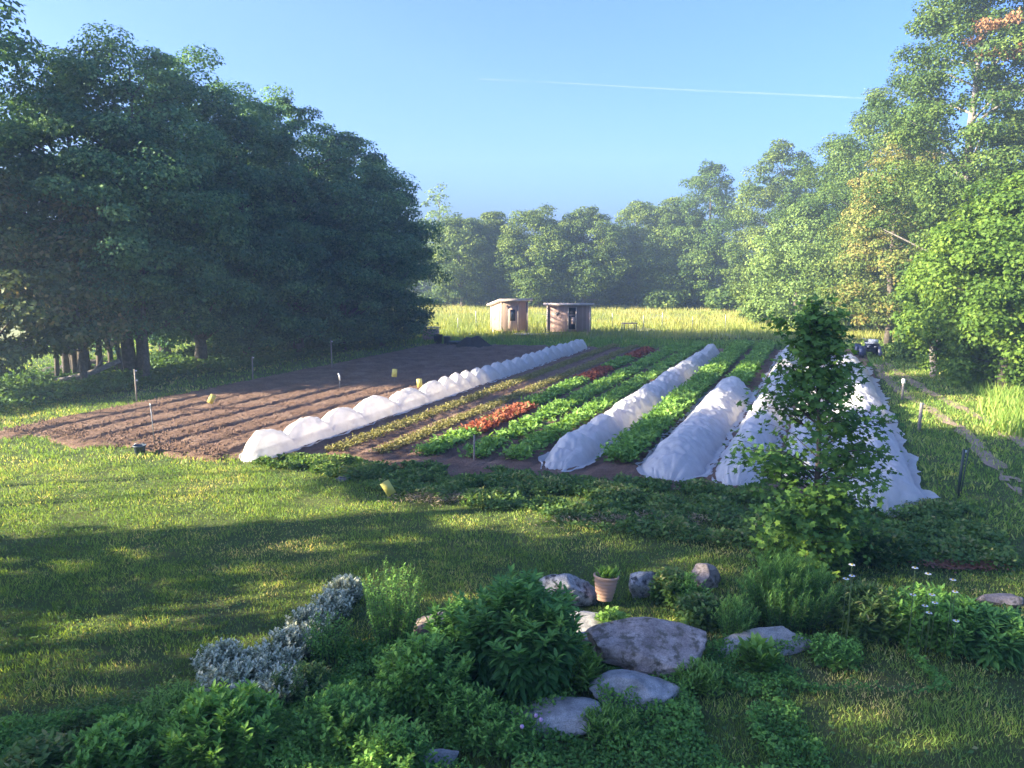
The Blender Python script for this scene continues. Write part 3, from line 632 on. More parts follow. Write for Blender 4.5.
# thin stems under the crowns
for i, (px, dpy) in enumerate([(58, 0), (66, 2), (74, 1), (79, 0), (86, 1), (90, 2), (101, 0), (111, 1), (121, 0), (133, 2), (151, 1)]):
    y = 33 + (i * 7 % 5) * .5; x, _ = G(px, 370); x = (px - 512) / F * (y + .5)
    o = empty('bare_tree', (x, y, 0)); tag(o, ['slim bare stem under the left maples, leftmost of the group', 'slim bare stem, second from the left under the left maples', 'slim bare stem, third from the left under the left maples',
        'slim bare stem, fourth from the left under the left maples', 'slim bare stem, fifth from the left under the left maples', 'slim bare stem, sixth from the left under the left maples',
        'slim bare stem left of the cream outbuilding seen through the trees', 'slim bare stem in front of the cream outbuilding', 'slim bare stem just right of the cream outbuilding',
        'stout dark stem behind the pale fence post under the maples', 'slim bare stem, rightmost of the group under the left maples'][i], 'tree', 'bare stems under the left maples')
    rr_ = .09 + .05 * ((i * 3) % 4) / 3 + (.14 if i == 9 else 0)
    b = MB(); zz = np.linspace(-.1, 5.2, 6); b.tube(np.stack([.12 * np.sin(zz * .5 + i), .1 * np.cos(zz * .7 + i), zz], 1), rr_ * np.linspace(1.2, .6, 6), 7); b.build('trunk', M['bark'], o, True)
    b = MB()
    for k in range(5):
        z_ = 2.6 + .5 * k; a = k * 2.3 + i; b.tube([(0, 0, z_), (.5 * math.cos(a), .5 * math.sin(a), z_ + .25), (1.1 * math.cos(a), 1.1 * math.sin(a), z_ + .35)], [.03, .02, .008], 4)
    b.build('branch', M['bark'], o)
o = empty('fallen_log', (-18.0, 32.2, .0), R(25)); tag(o, 'pale fallen log leaning in the brush under the left maples', 'log')
b = MB(); b.tube([(-1.2, 0, .15), (0, .05, .4), (1.3, 0, .95)], [.15, .13, .1], 8); b.build('trunk', M['barkpale'], o, True)
b = MB(); b.tube([(.2, 0, .45), (.5, .2, .8), (.7, .35, 1.2)], [.05, .04, .02], 6); b.build('branch', M['barkpale'], o, True)
def heap(name, x, y, rx, ry, h, mat, label, cat_, seed):
    th = np.linspace(0, 2 * math.pi, 36, endpoint=False); rr_ = np.linspace(0, 1, 12)
    Rg, Tg = np.meshgrid(rr_, th, indexing='ij'); X_ = Rg * np.cos(Tg) * rx * (1 + .2 * np.sin(3 * Tg + seed)); Y_ = Rg * np.sin(Tg) * ry
    Z_ = h * (1 - Rg ** 1.6) * (.75 + .6 * vn(X_, Y_, .4, seed)) - .05 * (Rg > .95)
    i = np.arange(X_.size).reshape(X_.shape); i = np.hstack([i, i[:, :1]])
    o = mesh_np(name, np.stack([X_, Y_, Z_], -1).reshape(-1, 3), gridq(i)[:, ::-1], None, None, mat, None, True); o.location = (x, y, 0)
    return tag(o, label, cat_)
x, y = G(88, 374); heap('brush_pile', x, y, 2.6, .9, .7, M['compost'], 'dark brush heap at the foot of the left maples', 'brush pile', 71)
x, y = G(474, 348); heap('compost_heap', x, y, 1.15, .8, .72, M['compost'], 'dark compost heap at the far corner of the bare soil', 'compost heap', 72)
# cream outbuilding seen between the stems
o = empty('outbuilding', (-28.6, 55, 0), R(20)); tag(o, 'cream outbuilding glimpsed between stems under the left maples', 'outbuilding')
b = MB(); b.box((0, 0, 1.2), (5, 3, 2.4)); b.build('wall', M['cream'], o)
b = MB(); V = [(-2.8, -1.8, 2.4), (2.8, -1.8, 2.4), (2.8, 0, 3.4), (-2.8, 0, 3.4), (-2.8, 1.8, 2.4), (2.8, 1.8, 2.4)]; b.add(V, [[0, 1, 2, 3], [3, 2, 5, 4]], [[0, 3, 4], [1, 5, 2]]); b.build('roof', M['roof'], o)
b = MB(); b.box((.6, -1.52, 1.3), (.9, .05, .8)); b.build('window', M['glass'], o)

# far trees beyond the meadow
GF = 'trees beyond the meadow'
FT = [(462, 214, 90, 4.0, 'round tree beyond the meadow, half hidden by the left maple row', 0, 'oval', 'maple_far'),
      (494, 212, 92, 3.6, 'dark oval tree behind the left shed', 1, 'oval', 'maple_far'),
      (540, 206, 88, 4.2, 'full tree left of the pair above the right shed', 2, 'oval', 'maple_far'),
      (585, 204, 88, 4.6, 'full tree right of the pair above the right shed', 3, 'oval', 'maple_far'),
      (640, 202, 92, 5.0, 'paler rounded tree in the dip right of the sheds', 4, 'oval', 'maple_far'),
      (676, 200, 90, 4.4, 'tree with low branches between the pale rounded tree and the tall dark one', 5, 'broad', 'maple_far'),
      (712, 162, 88, 4.6, 'tall dark tree left of the gap with bare twigs', 6, 'column', 'deep'),
      (784, 142, 78, 5.2, 'tall full tree right of the gap with bare twigs', 7, 'oval', 'maple_far')]
for px, top, y, r_, lab, sd, pf, mt in FT:
    x, z = by_top(px, top, y); tree('broadleaf_tree', x, y, z - .3, r_, 1.2, 300 + sd, M[mt], lab, pf, 190, 260, .21, .98, .3, group=GF)
x, z = by_top(438, 184, 110); tree('poplar_tree', x, 110, z, 3.0, 3, 310, M['willow'], 'thin pale poplar rising behind the far trees next to the left row', 'column', 60, 60, .35, .9, .25, 'barkpale')
x, z = by_top(748, 196, 84); tree('dying_tree', x, 84, z, 1.8, 3, 311, M['maple_far'], 'thin nearly bare tree in the gap of the far line', 'column', 16, 40, .3, .8, .13, 'barkpale')
x, z = by_top(740, 285, 82); tree('shrub', x, 82, z, 3.2, .2, 312, M['deep'], 'dark rounded shrub below the tall trees at the right end of the meadow', 'broad', 50, 150, .32, .9, .1, cat_='shrub')
x, z = by_top(664, 290, 86); tree('shrub', x, 86, z, 2.5, .2, 313, M['maple_far'], 'low grey green shrub at the far meadow edge', 'broad', 40, 130, .3, .8, .1, cat_='shrub')

# right hand trees
x, z = by_top(802, 212, 62); tree('willow_tree', x, 62, z, 3.9, .5, 400, M['willow'], 'pale soft green rounded tree behind the top of the young maple', 'broad', 130, 190, .2, .75, .2)
x, z = by_top(846, 140, 64); tree('ash_tree', x, 64, z, 5.2, 1.0, 401, M['deep'], 'large green tree forming the lower slope of the right canopy', 'oval', 210, 300, .17, .95, .3)
x, z = by_top(896, 84, 58); tree('ash_tree', x, 58, z, 5.4, 2.0, 402, M['deep'], 'large green tree forming the upper slope of the right canopy', 'oval', 230, 300, .165, .95, .3)
x, z = by_top(985, -48, 42); dx_, dz_ = XZ(992, 40, 40); tree('ash_tree', x, 42, z, 4.6, 6.0, 403, M['deep'], 'tallest tree at the right edge with dead brown leaves near its top', 'column', 240, 320, .15, .85, .34, 'barkpale', dead=(dx_, 39, dz_, .95, 1000), gap=.12)
x, z = by_top(1012, 120, 42); tree('ash_tree', x, 40, z, 5.0, 1.5, 409, M['deep'], 'dark tree filling below the tallest one at the right edge', 'broad', 160, 280, .17, .95, .3)
x, z = by_top(903, 136, 49); tree('elm_tree', x, 49, z, 3.7, 1.6, 404, M['yellowish'], 'yellowish brown tinged tree above the parked quad bike', 'oval', 190, 220, .17, .65, .2, gap=.15)
x, z = by_top(1024, 176, 30); tree('maple_tree', x, 30, z, 2.9, 2.3, 405, M['bright'], 'bright yellow green maple at the right edge', 'broad', 200, 300, .125, .7, .2, tpl=T_MAPLE)
x, z = by_top(944, 250, 34.5); tree('maple_tree', x, 34.5, z, 1.5, 1.5, 406, M['bright'], 'smaller bright maple with a visible trunk beside the dirt track', 'broad', 90, 200, .15, .6, .17, 'barkpale', tpl=T_MAPLE)
x, z = by_top(862, 236, 56); tree('shrub', x, 56, z, 3.2, .2, 407, M['maple_far'], 'green shrub mass behind the quad bike', 'broad', 80, 170, .22, .8, .12, cat_='shrub')
x, z = by_top(918, 338, 40); tree('shrub', x, 40, z, 1.2, .1, 408, M['bright'], 'low bright shrub between the dirt track and the bright maples', 'broad', 40, 150, .16, .5, .07, cat_='shrub')
x, z = by_top(1004, 300, 31); tree('shrub', x, 31, z, 2.0, .1, 410, M['bright'], 'bright leafy shrub above the tall grass at the right edge', 'broad', 60, 170, .15, .6, .08, cat_='shrub')
x, z = by_top(760, 255, 66); tree('shrub', x + 2.5, 70, z - 1, 3.4, .2, 411, M['maple_far'], 'dim green shrub between the far trees and the pale rounded tree', 'broad', 70, 150, .28, .9, .1, cat_='shrub')
x, z = by_top(966, 312, 36); tree('shrub', x, 36, z, 1.5, .1, 412, M['bright'], 'bright shrub between the visible trunk and the tall grass', 'broad', 50, 170, .15, .55, .08, cat_='shrub')
# shade trees left of the picture
for i, (x, y, H_, r_, z0) in enumerate([(-17, 11.6, 17, 3.4, 9.0), (-22, 6.3, 15, 5, 2.5), (-17, 1.5, 14, 4.6, 2.2), (-26, -2, 16, 5.5, 2), (-20, -6.5, 15, 5, 2), (-26, 22.5, 20, 2.5, 11), (-19, 13.9, 12, 1.2, 6.5), (-20.5, 15.4, 13, 1.3, 8)]):
    tree('shade_tree', x, y, H_, r_, z0, 500 + i, M['maple'], ['tall bare stemmed tree left of the lawn, crown high above the grass', 'broad maple left of the lawn near the silver plants', 'round maple left of the foreground bushes',
        'large maple far left behind the foreground', 'maple left beside the viewpoint', 'tall tree behind the leftmost tree, crown high up', 'slim tree left of the sunlit lawn, nearer of two', 'slim tree left of the sunlit lawn, farther of two'][i], 'oval', 80, 130, .34, 1.05, .1 if r_ < 2.6 else .26, group='shade trees left of the lawn')

# ================================================================ YOUNG MAPLE (foreground)
def young_maple():
    bx_, by_ = G(806, 572); rg = np.random.default_rng(77)
    o = empty('young_maple', (bx_, by_, 0)); tag(o, 'slender young maple with dark leaves standing before the white tunnels', 'tree')
    b = MB(); zs = np.linspace(-.05, 4.45, 12); tx = .12 * np.sin(zs * .9) - .02 * zs; tp = np.stack([tx, .06 * np.cos(zs), zs], 1)
    b.tube(tp, .055 * np.linspace(1.25, .12, 12), 8)
    prof = [(0.15, .75), (.6, .95), (1.1, 1.1), (1.6, 1.3), (2.1, 1.25), (2.6, 1.1), (3.0, .8), (3.3, .55), (3.8, .42), (4.2, .3), (4.5, .1)]
    pz, pr_ = zip(*prof); P = []; ND = []; 
    for i in range(150):
        z_ = .1 + 4.3 * rg.random() ** 1.15; a = rg.random() * 6.28; rr_ = np.interp(z_, pz, pr_) * rg.uniform(.45, 1.1)
        s0 = np.array([np.interp(z_ - .15, zs, tp[:, 0]), np.interp(z_ - .15, zs, tp[:, 1]), z_ - .15])
        e = np.array([rr_ * math.cos(a), rr_ * math.sin(a), z_ + rr_ * rg.uniform(-.05, .5)])
        mid = (s0 + e) / 2 + [0, 0, .1 * rr_]; b.tube([s0, mid, e], [.013, .008, .003], 4)
        nlf = int((40 + 44 * rg.random()) * (1 if z_ < 2.4 else .7))
        for k in range(nlf):
            t_ = rg.uniform(.25, 1.08); q = s0 * (1 - t_) ** 2 + 2 * mid * t_ * (1 - t_) + e * t_ ** 2
            P.append(q + rg.normal(0, .10, 3)); ND.append((math.cos(a + rg.normal(0, .9)), math.sin(a + rg.normal(0, .9)), rg.normal(-.35, .35)))
    # one long shoot out to the left near the top, one to the right
    for (e, z_) in (((-.7, .1, 4.2), 3.6), ((.55, -.2, 2.7), 2.3), ((1.15, -.1, 1.75), 1.3), ((-1.2, -.2, 2.15), 1.6)):
        s0 = np.array([0, 0, z_]); e = np.array(e); b.tube([s0, (s0 + e) / 2 + [0, 0, .08], e], [.014, .009, .003], 4)
        for k in range(70):
            t_ = rg.uniform(.35, 1.1); P.append(s0 * (1 - t_) + e * t_ + rg.normal(0, .09, 3)); ND.append((e[0], rg.normal(0, .5), -.3))
    b.build('trunk', M['bark'], o, True)
    P = np.array(P); N = len(P); ND = np.array(ND); nn = nrm(np.stack([rg.normal(0, .45, N), rg.normal(-.15, .45, N), np.ones(N) * .8], 1))
    sz = .062 + .062 * rg.random(N); V, Q, T, A = leafcloud(P, ND, nn, sz, sz * 1.05, T_MAPLE, np.clip(rg.normal(.42, .2, N) + .3 * (P[:, 2] < .8), 0, 1))
    mesh_np('crown', V, Q, T, A, M['young'], o)
young_maple()

# ================================================================ FOREGROUND PLANTS
def bush(name, px, py, wd, h, label, mat, seed, stems=40, leaf=.11, lw=.03, per=26, tpl=T_LANCE, droop=.2, cat_='bush', group=None, dp=None, whorl=False, start=.12, xy=None, sp=.55, smat='stemg', lv=(.45, .2), tipv=.3):
    x, y = xy or G(px, py); rg = np.random.default_rng(seed); o = empty(name, (x, y, 0)); tag(o, label, cat_, group); dp = dp or wd
    b = MB(); P = []; Dd = []; Nn = []; Sz = []; Vl = []
    for i in range(stems):
        a = rg.random() * 6.28; q = rg.random() ** .55; bx_ = .42 * wd * q * math.cos(a); by_ = .42 * dp * q * math.sin(a)
        hh = h * (1 - .38 * q ** 2.2) * rg.uniform(.82, 1.08); out = np.array([math.cos(a) * q, math.sin(a) * q, 0]) * (.22 * h * sp * 2)
        zs = np.linspace(0, 1, 6); pts = np.stack([bx_ * .75 + out[0] * zs ** 1.6 + rg.normal(0, .012, 6), by_ * .75 + out[1] * zs ** 1.6 + rg.normal(0, .012, 6), hh * zs], 1)
        b.tube(pts, .006 * np.linspace(1.2, .35, 6), 4, False)
        m_ = max(4, int(per * hh / h)); ts = np.linspace(start, 1, m_) ** .9; ph = rg.random() * 6.28
        for j, t_ in enumerate(ts):
            nk = 4 if whorl else 2
            for k in range(nk):
                an = ph + j * 2.4 + k * 6.283 / nk + rg.normal(0, .25); c = np.array([np.interp(t_, zs, pts[:, 0]), np.interp(t_, zs, pts[:, 1]), hh * t_])
                up = -droop + .95 * t_ ** 4 + rg.normal(0, .2); P.append(c); Dd.append((math.cos(an), math.sin(an), up)); Nn.append((rg.normal(0, .25) - math.cos(an) * .3, rg.normal(0, .25) - math.sin(an) * .3, 1))
                Sz.append(leaf * (.7 + .5 * rg.random()) * (1 - .35 * t_ ** 3)); Vl.append(rg.normal(lv[0], lv[1] * .7) + tipv * (t_ > .9) + .1 * (t_ - .5))
    b.build('stems', M[smat], o)
    Sz = np.array(Sz); V, Q, T, A = leafcloud(np.array(P), np.array(Dd, float), np.array(Nn, float), Sz, Sz * lw / leaf, tpl, np.clip(Vl, 0, 1))
    mesh_np('foliage', V, Q, T, A, mat, o); return o
# x scale note: width factors are relative to the template width
LN = 3.3   # the lance template is 0.3 wide
bush('peony_bush', 520, 688, 1.35, 1.32, 'big dark bush of glossy lance leaves left of the stone steps', M['lance'], 601, 128, 0.188, 0.216, 26, T_LANCE, .25, whorl=True, dp=1.2)
bush('peony_bush', 462, 676, .8, .95, 'smaller dark lance leaved bush behind the big one, next to a half hidden stone', M['lance'], 602, 48, 0.163, 0.187, 22, T_LANCE, .2, whorl=True)
bush('leafy_bush', 424, 712, 1.25, .85, 'rounded mid green bush in front left of the big dark bush', M['fern'], 603, 120, 0.106, 0.158, 28, T_LANCE, .1, dp=1.0)
bush('honeysuckle_bush', 392, 648, .95, 1.15, 'airy upright green bush right of the silver plants', M['fern'], 604, 55, .06, .09, 34, T_LANCE, .1)
bush('honeysuckle_bush', 330, 660, .6, .65, 'small green bush in front of the silver plants', M['fern'], 605, 30, .06, .08, 24, T_LANCE, .1)
bush('leafy_bush', 345, 742, 1.2, .55, 'low spreading green bush at the bottom, left of centre', M['fern'], 606, 112, 0.088, 0.144, 22, T_LANCE, 0)
bush('fern_bush', 225, 762, 1.35, .72, 'feathery bright green clump with dark blue spikes at the bottom left', M['fern'], 607, 176, 0.125, 0.158, 26, T_LANCE, -.1, dp=1.2)
bush('fern_bush', 118, 775, 1.1, .5, 'ferny green clump at the bottom left corner', M['fern'], 608, 128, 0.112, 0.172, 19, T_LANCE, -.1)
bush('fern_bush', 40, 790, 1.0, .45, 'dark leafy clump leftmost in the bottom corner', M['weed'], 609, 96, 0.125, 0.187, 17, T_LANCE, 0)
bush('fern_bush', 300, 700, .9, .42, 'low green clump below the silver plants', M['weed'], 610, 60, .08, .12, 16, T_LANCE, 0)
bush('leafy_bush', 392, 775, 1.0, .5, 'low green bush at the bottom edge beside a grey stone', M['fern'], 611, 96, 0.088, 0.144, 19, T_LANCE, 0)
bush('grassy_clump', 575, 690, .45, .5, 'light green strappy clump on the right side of the big dark bush', M['crop'], 612, 48, 0.250, 0.144, 9, T_LANCE, -.6)
# asparagus
bush('asparagus_clump', 785, 628, 1.5, 1.05, 'tall feathery asparagus mass behind the long flat stone', M['asp'], 620, 192, 0.094, 0.040, 48, T_LANCE, -.5, dp=1.0, lv=(.45, .25))
bush('asparagus_clump', 735, 640, .5, .62, 'small bright feathery clump left of the tall asparagus', M['asp'], 621, 64, 0.075, 0.043, 33, T_LANCE, -.5, lv=(.6, .2))
bush('leafy_bush', 672, 602, .7, .45, 'dark low leaves between the two upright stones', M['weed'], 622, 72, 0.112, 0.216, 15, T_LANCE, .1)
bush('leafy_bush', 612, 636, .45, .35, 'small bright leafy clump below the clay pot', M['crop'], 623, 48, 0.112, 0.230, 13, T_LANCE, .1)
bush('leafy_bush', 700, 625, .8, .42, 'dark leafy clump behind the large brown boulder', M['weed'], 624, 88, 0.112, 0.216, 15, T_LANCE, .1)
bush('daisy_bush', 865, 632, 1.2, .66, 'loose green foliage left of the daisies', M['weed'], 625, 120, 0.125, 0.144, 19, T_LANCE, .0)
bush('daisy_bush', 930, 640, 1.5, .66, 'dense green foliage under the daisies', M['fern'], 626, 144, 0.150, 0.172, 17, T_LANCE, .0)
bush('sumac_bush', 985, 652, 1.2, .58, 'drooping compound leaves at the right edge below the daisies', M['lance'], 627, 80, 0.213, 0.187, 13, T_LANCE, .25, whorl=True)
bush('leafy_bush', 875, 560, 1.3, .55, 'grey green low bush beside the foot of the young maple', M['weed'], 628, 112, 0.125, 0.187, 17, T_LANCE, .1)
bush('leafy_bush', 812, 560, 1.1, .6, 'light green suckers around the stem of the young maple', M['young'], 629, 88, 0.125, 0.144, 13, T_MAPLE, .1, lv=(.4, .2))
bush('leafy_bush', 760, 672, .35, .35, 'broad leaved dock plant in front of the long flat stone', M['crop'], 630, 22, 0.250, 0.359, 5, T_LANCE, -.8)
bush('leafy_bush', 655, 668, .14, .22, 'single broad leaf plant before the brown boulder', M['crop'], 631, 6, 0.275, 0.489, 3, T_LANCE, -1.2)
bush('leafy_bush', 560, 655, .6, .4, 'loose green growth between the big dark bush and the grey flat stone', M['fern'], 650, 50, .09, .13, 14, T_LANCE, .1)
bush('leafy_bush', 700, 690, .7, .3, 'grassy green weeds on the right side of the largest boulder', M['crop'], 651, 60, .13, .09, 9, T_LANCE, -.6)
bush('leafy_bush', 500, 745, .9, .34, 'spreading weeds in front of the half hidden flat stone', M['fern'], 652, 70, .09, .13, 12, T_LANCE, .0)
bush('leafy_bush', 610, 735, .9, .24, 'low grassy weeds in front of the grey rounded stone', M['crop'], 653, 70, .12, .08, 8, T_LANCE, -.6)
bush('leafy_bush', 835, 662, .8, .32, 'low weeds at the right end of the long flat stone', M['fern'], 654, 60, .09, .13, 12, T_LANCE, .0)
bush('leafy_bush', 690, 608, .6, .5, 'green weeds around the foot of the pinkish upright stone', M['fern'], 655, 50, .08, .12, 16, T_LANCE, .1)
bush('leafy_bush', 470, 735, .8, .5, 'bright green bush at the foot of the two dark lance leaved bushes', M['fern'], 656, 70, .09, .12, 18, T_LANCE, .1)
bush('leafy_bush', 175, 735, 1.0, .5, 'yellow green spreading bush behind the bottom left ferny clumps', M['crop'], 657, 80, .10, .10, 15, T_LANCE, .0)
# silver plants
for i, (px, py, wd) in enumerate([(232, 694, 1.05), (268, 676, 1.1), (222, 672, .8), (292, 655, .9), (310, 634, .8), (332, 616, .75), (345, 600, .7), (282, 700, .8)]):
    bush('silver_plant', px, py, wd, .34, ['silvery plant at the front left of the silver patch', 'silvery plant in the middle of the silver patch', 'leftmost silvery plant bordering the lawn', 'silvery plant right of the middle of the silver patch',
        'silvery plant where the silver patch narrows', 'silvery plant beside the airy bush', 'rearmost silvery plant of the patch', 'front right silvery plant next to the green clump'][i], M['silver'], 640 + i, 95, .07, .14, 13, T_LANCE, -.25, 'plant', 'silver leaved plants at the lawn edge', lv=(.62, .2), smat='stemg')
# low clover and weeds in the near grass
def near(n, r):
    x = r.uniform(-2.2, 5.2, n * 3); y = r.uniform(6.0, 9.6, n * 3); d_ = vn(x, y, .5, 61)
    k = (d_ > .38) & ~((x > 3.2) & (y < 8.4)); return x[k][:n], y[k][:n]
cover('clover', near, .19, .042, M['fern'], 'low clover and broad leaved weeds in the near grass', 'clover', 75, 46000, 0, .85, .3, .3, wf=.9)
def nearleft(n, r):
    x = r.uniform(-6.5, -1.5, n * 2); y = r.uniform(6.2, 8.6, n * 2); k = (y < 8.3 + .28 * (x + 3.2)) & (vn(x, y, .5, 62) > .3); return x[k][:n], y[k][:n]
cover('clover', nearleft, .2, .045, M['fern'], 'low leafy plants between the bottom left clumps', 'ground cover', 79, 45000, 0, .6, .35, .4, wf=.7)
def leftedge(n, r):
    t_ = r.random(n); px = 10 + 200 * t_; py = 735 - 45 * t_ + r.normal(0, 7, n); p_ = np.array([G(a, b_) for a, b_ in zip(px, py)]); return p_[:, 0], p_[:, 1]
cover('ground_cover', leftedge, .10, .035, M['weed'], 'pale flowering ground cover between the lawn and the bottom left clumps', 'ground cover', 76, 5500, 0, .5, .3, .55)
# daisies
def daisy(px, py, y, label):
    x, z = XZ(px, py, y); z = max(z, .35); o = empty('daisy', (x, y, 0)); tag(o, label, 'flower', 'white daisies above the right foliage')
    r_ = np.random.default_rng(int(px)); b = MB(); b.tube([(0, .05, 0), (.01, .02, z * .5), (0, 0, z)], [.005, .004, .003], 5); b.build('stem', M['stemg'], o)
    b = MB(); 
    for k in range(14):
        a = k * 6.283 / 14; c, s_ = math.cos(a), math.sin(a); r0, r1, wd = .010, .042, .0085
        b.add([(r0 * c, r0 * s_, z + .004), (.7 * r1 * c - wd * s_, .7 * r1 * s_ + wd * c, z + .008), (r1 * c, r1 * s_, z + .002), (.7 * r1 * c + wd * s_, .7 * r1 * s_ - wd * c, z + .008)], [[0, 3, 2, 1]])
    b.build('petals', M['petal'], o)
    b = MB(); b.lathe([(.0005, .018), (.008, .016), (.013, .009), (.012, .002)], (0, 0, z), 10); b.build('flower_centre', M['dcent'], o, True)
for i, (px, py) in enumerate([(928, 574), (953, 580), (955, 592), (913, 595), (932, 595), (925, 606), (935, 603), (929, 613), (915, 568), (852, 576), (846, 579), (852, 565), (956, 621)]):
    daisy(px, py, 9.05 + .08 * (i % 4), ['highest large daisy at the right', 'daisy right of the highest one', 'daisy just below the right hand high one', 'leftmost daisy of the middle cluster', 'top daisy of the middle cluster', 'left lower daisy of the middle cluster',
        'right daisy of the middle cluster', 'bottom daisy of the middle cluster', 'small daisy bud left above the highest daisy', 'round white bloom left of the daisy group', 'small white bloom beside the round one', 'small white bloom above the round one', 'lowest daisy near the drooping leaves'][i])
# clover blossoms
for i, (px, py) in enumerate([(522, 727), (541, 720), (536, 716)]):
    x, y = G(px, py, .28); o = empty('clover_flower', (x, y, 0)); tag(o, ['left pink clover blossom in the near grass', 'right pink clover blossom in the near grass', 'paler pink clover blossom behind the right one'][i], 'flower', 'pink clover blossoms')
    b = MB(); b.tube([(.02, .02, 0), (0, 0, .27)], [.004, .003], 5); b.build('stem', M['stemg'], o)
    b = MB(); b.lathe([(.001, .262), (.017, .27), (.023, .285), (.018, .30), (.001, .308)], (0, 0, 0), 10); b.build('blossom', M['pink'], o, True)

# ================================================================ STONES
def rock(px, py, wd, dp, h, mat, label, seed, rz=0., sink=.3, tilt=0., z=0.):
    x, y = G(px, py); rg = np.random.default_rng(seed)
    import bmesh
    bm = bmesh.new(); bmesh.ops.create_icosphere(bm, subdivisions=5, radius=1); me = bpy.data.meshes.new('boulder')
    co = np.array([v.co[:] for v in bm.verts]); n = co.copy()
    # facet by random cutting planes
    for k in range(15):
        pn = nrm(rg.normal(size=3) * [1, 1, .8]); dd_ = rg.uniform(.5, .85); pr_ = co @ pn; ex = np.clip(pr_ - dd_, 0, None); co -= np.outer(ex * .94, pn)
    d_ = (vn(co[:, 0] + co[:, 2] * .6, co[:, 1] + co[:, 2] * .4, .45, seed % 30) - .5) * .16 + (vn(co[:, 0] - co[:, 2], co[:, 1] + co[:, 2], .14, seed % 30 + 1) - .5) * .05
    co += n * d_[:, None]; co *= np.array([wd / 2, dp / 2, h]) / np.array([np.ptp(co[:, 0]) / 2, np.ptp(co[:, 1]) / 2, np.ptp(co[:, 2])])
    co[:, 2] += h * (.5 - sink)
    for v, c_ in zip(bm.verts, co): v.co = c_
    for f_ in bm.faces: f_.smooth = True
    bm.to_mesh(me); bm.free(); o = bpy.data.objects.new('boulder', me); COL.objects.link(o); me.materials.append(mat)
    o.location = (x, y, z); o.rotation_euler = (0, tilt, rz); return tag(o, label, 'boulder', 'stones of the rock garden')
rock(566, 602, 1.0, .7, .62, M['rock1'], 'pale blue grey boulder with dark lichen left of the clay pot', 701, .1, .25)
rock(592, 634, 1.05, .95, .32, M['rock3'], 'flat grey stone in front of the clay pot', 702, .3, .3)
rock(650, 666, 1.55, 1.05, .66, M['rock2'], 'largest brownish boulder in the centre of the rock garden', 703, -.1, .25)
rock(644, 594, .66, .5, .52, M['rock1'], 'upright pale stone with black lichen right of the clay pot', 704, .4, .25)
rock(704, 585, .5, .42, .42, M['rock2'], 'small pinkish grey upright stone, rightmost of the rear stones', 705, .2, .2)
rock(640, 697, 1.1, .7, .42, M['rock3'], 'grey rounded stone in front of the largest boulder', 706, -.05, .35)
rock(757, 647, 1.35, .5, .38, M['rock3'], 'long flat light grey stone below the asparagus', 707, .12, .35, -.06)
rock(436, 628, .62, .45, .32, M['rock2'], 'small flat stone between the airy bush and the dark bush', 708, 0, .35)
rock(440, 652, .35, .35, .22, M['rock3'], 'small dark stone beside the foot of the big dark bush', 709, .5, .3)
rock(545, 722, 1.25, .6, .30, M['rock3'], 'long flat stone half hidden by the big dark bush and clover', 710, .15, .4)
rock(440, 762, .42, .3, .22, M['rock3'], 'small grey stone at the bottom edge', 711, .2, .3)
rock(1003, 602, .75, .4, .22, M['rock2'], 'low flat stone behind the daisies at the right edge', 712, 0, .4)
o = rock(343, 480, .4, .3, .16, M['slate'], 'small grey stone at the lawn edge left of the yellow card', 713, 0, .3)

# clay pot
x, y = G(604, 607); o = empty('clay_pot', (x, y, .12)); o.rotation_euler = (R(-6), R(5), 0); tag(o, 'ribbed terracotta pot with a small green plant, wedged among stones', 'plant pot')
pf = [(.001, 0), (.115, 0)] + [(.115 + .06 * t_ ** .8 + .0035 * math.sin(t_ * 40), .33 * t_) for t_ in np.linspace(0, 1, 40)] + [(.19, .332), (.19, .36), (.165, .362), (.16, .30), (.001, .30)]
b = MB(); b.lathe(pf, (0, 0, 0), 32); b.build('pot', M['terra'], o, True)
b = MB(); b.lathe([(.001, .318), (.158, .31)], (0, 0, 0), 20); b.build('soil', M['potsoil'], o)
rg = np.random.default_rng(9); N = 70; P = np.stack([rg.normal(0, .05, N), rg.normal(0, .05, N), np.full(N, .31)], 1); dd = np.stack([rg.normal(0, .5, N), rg.normal(0, .5, N), np.ones(N)], 1)
V, Q, T, A = leafcloud(P, dd, rg.normal(size=(N, 3)), .12 + .12 * rg.random(N), np.full(N, .12), T_LANCE, rg.random(N)); mesh_np('plant', V, Q, T, A, M['crop'], o)

# mulch patch at the right
x, y = G(966, 566); n = 1500; r_ = np.random.default_rng(4); pp = np.stack([x + r_.normal(0, .28, n), y + r_.normal(0, .1, n), .03 + .02 * r_.random(n)], 1)
V, Q, T, A = leafcloud(pp, r_.normal(size=(n, 3)) * [1, 1, .2], np.stack([r_.normal(0, .3, n), r_.normal(0, .3, n), np.ones(n)], 1), np.full(n, .06), np.full(n, .05), T_RH, r_.random(n))
tag(mesh_np('wood_chips', V, Q, T, A, M['red_mulch']), 'small patch of reddish wood chips in the right lawn', 'wood chips', kind='stuff')
# dry straw mulch on the weedy border
def straw(n, r):
    px = np.concatenate([r.normal(440, 22, n // 2), r.normal(640, 45, n // 2)]); py = np.concatenate([r.normal(500, 3, n // 2), r.normal(522, 3, n // 2)])
    p_ = np.array([G(a, b_) for a, b_ in zip(px, py)]); return p_[:, 0], p_[:, 1]
cover('straw', straw, .10, .09, M['straw'], 'dry straw scraps lying on the weedy border', 'straw', 78, 1800, .02, .4, .3, .5, wf=.2)

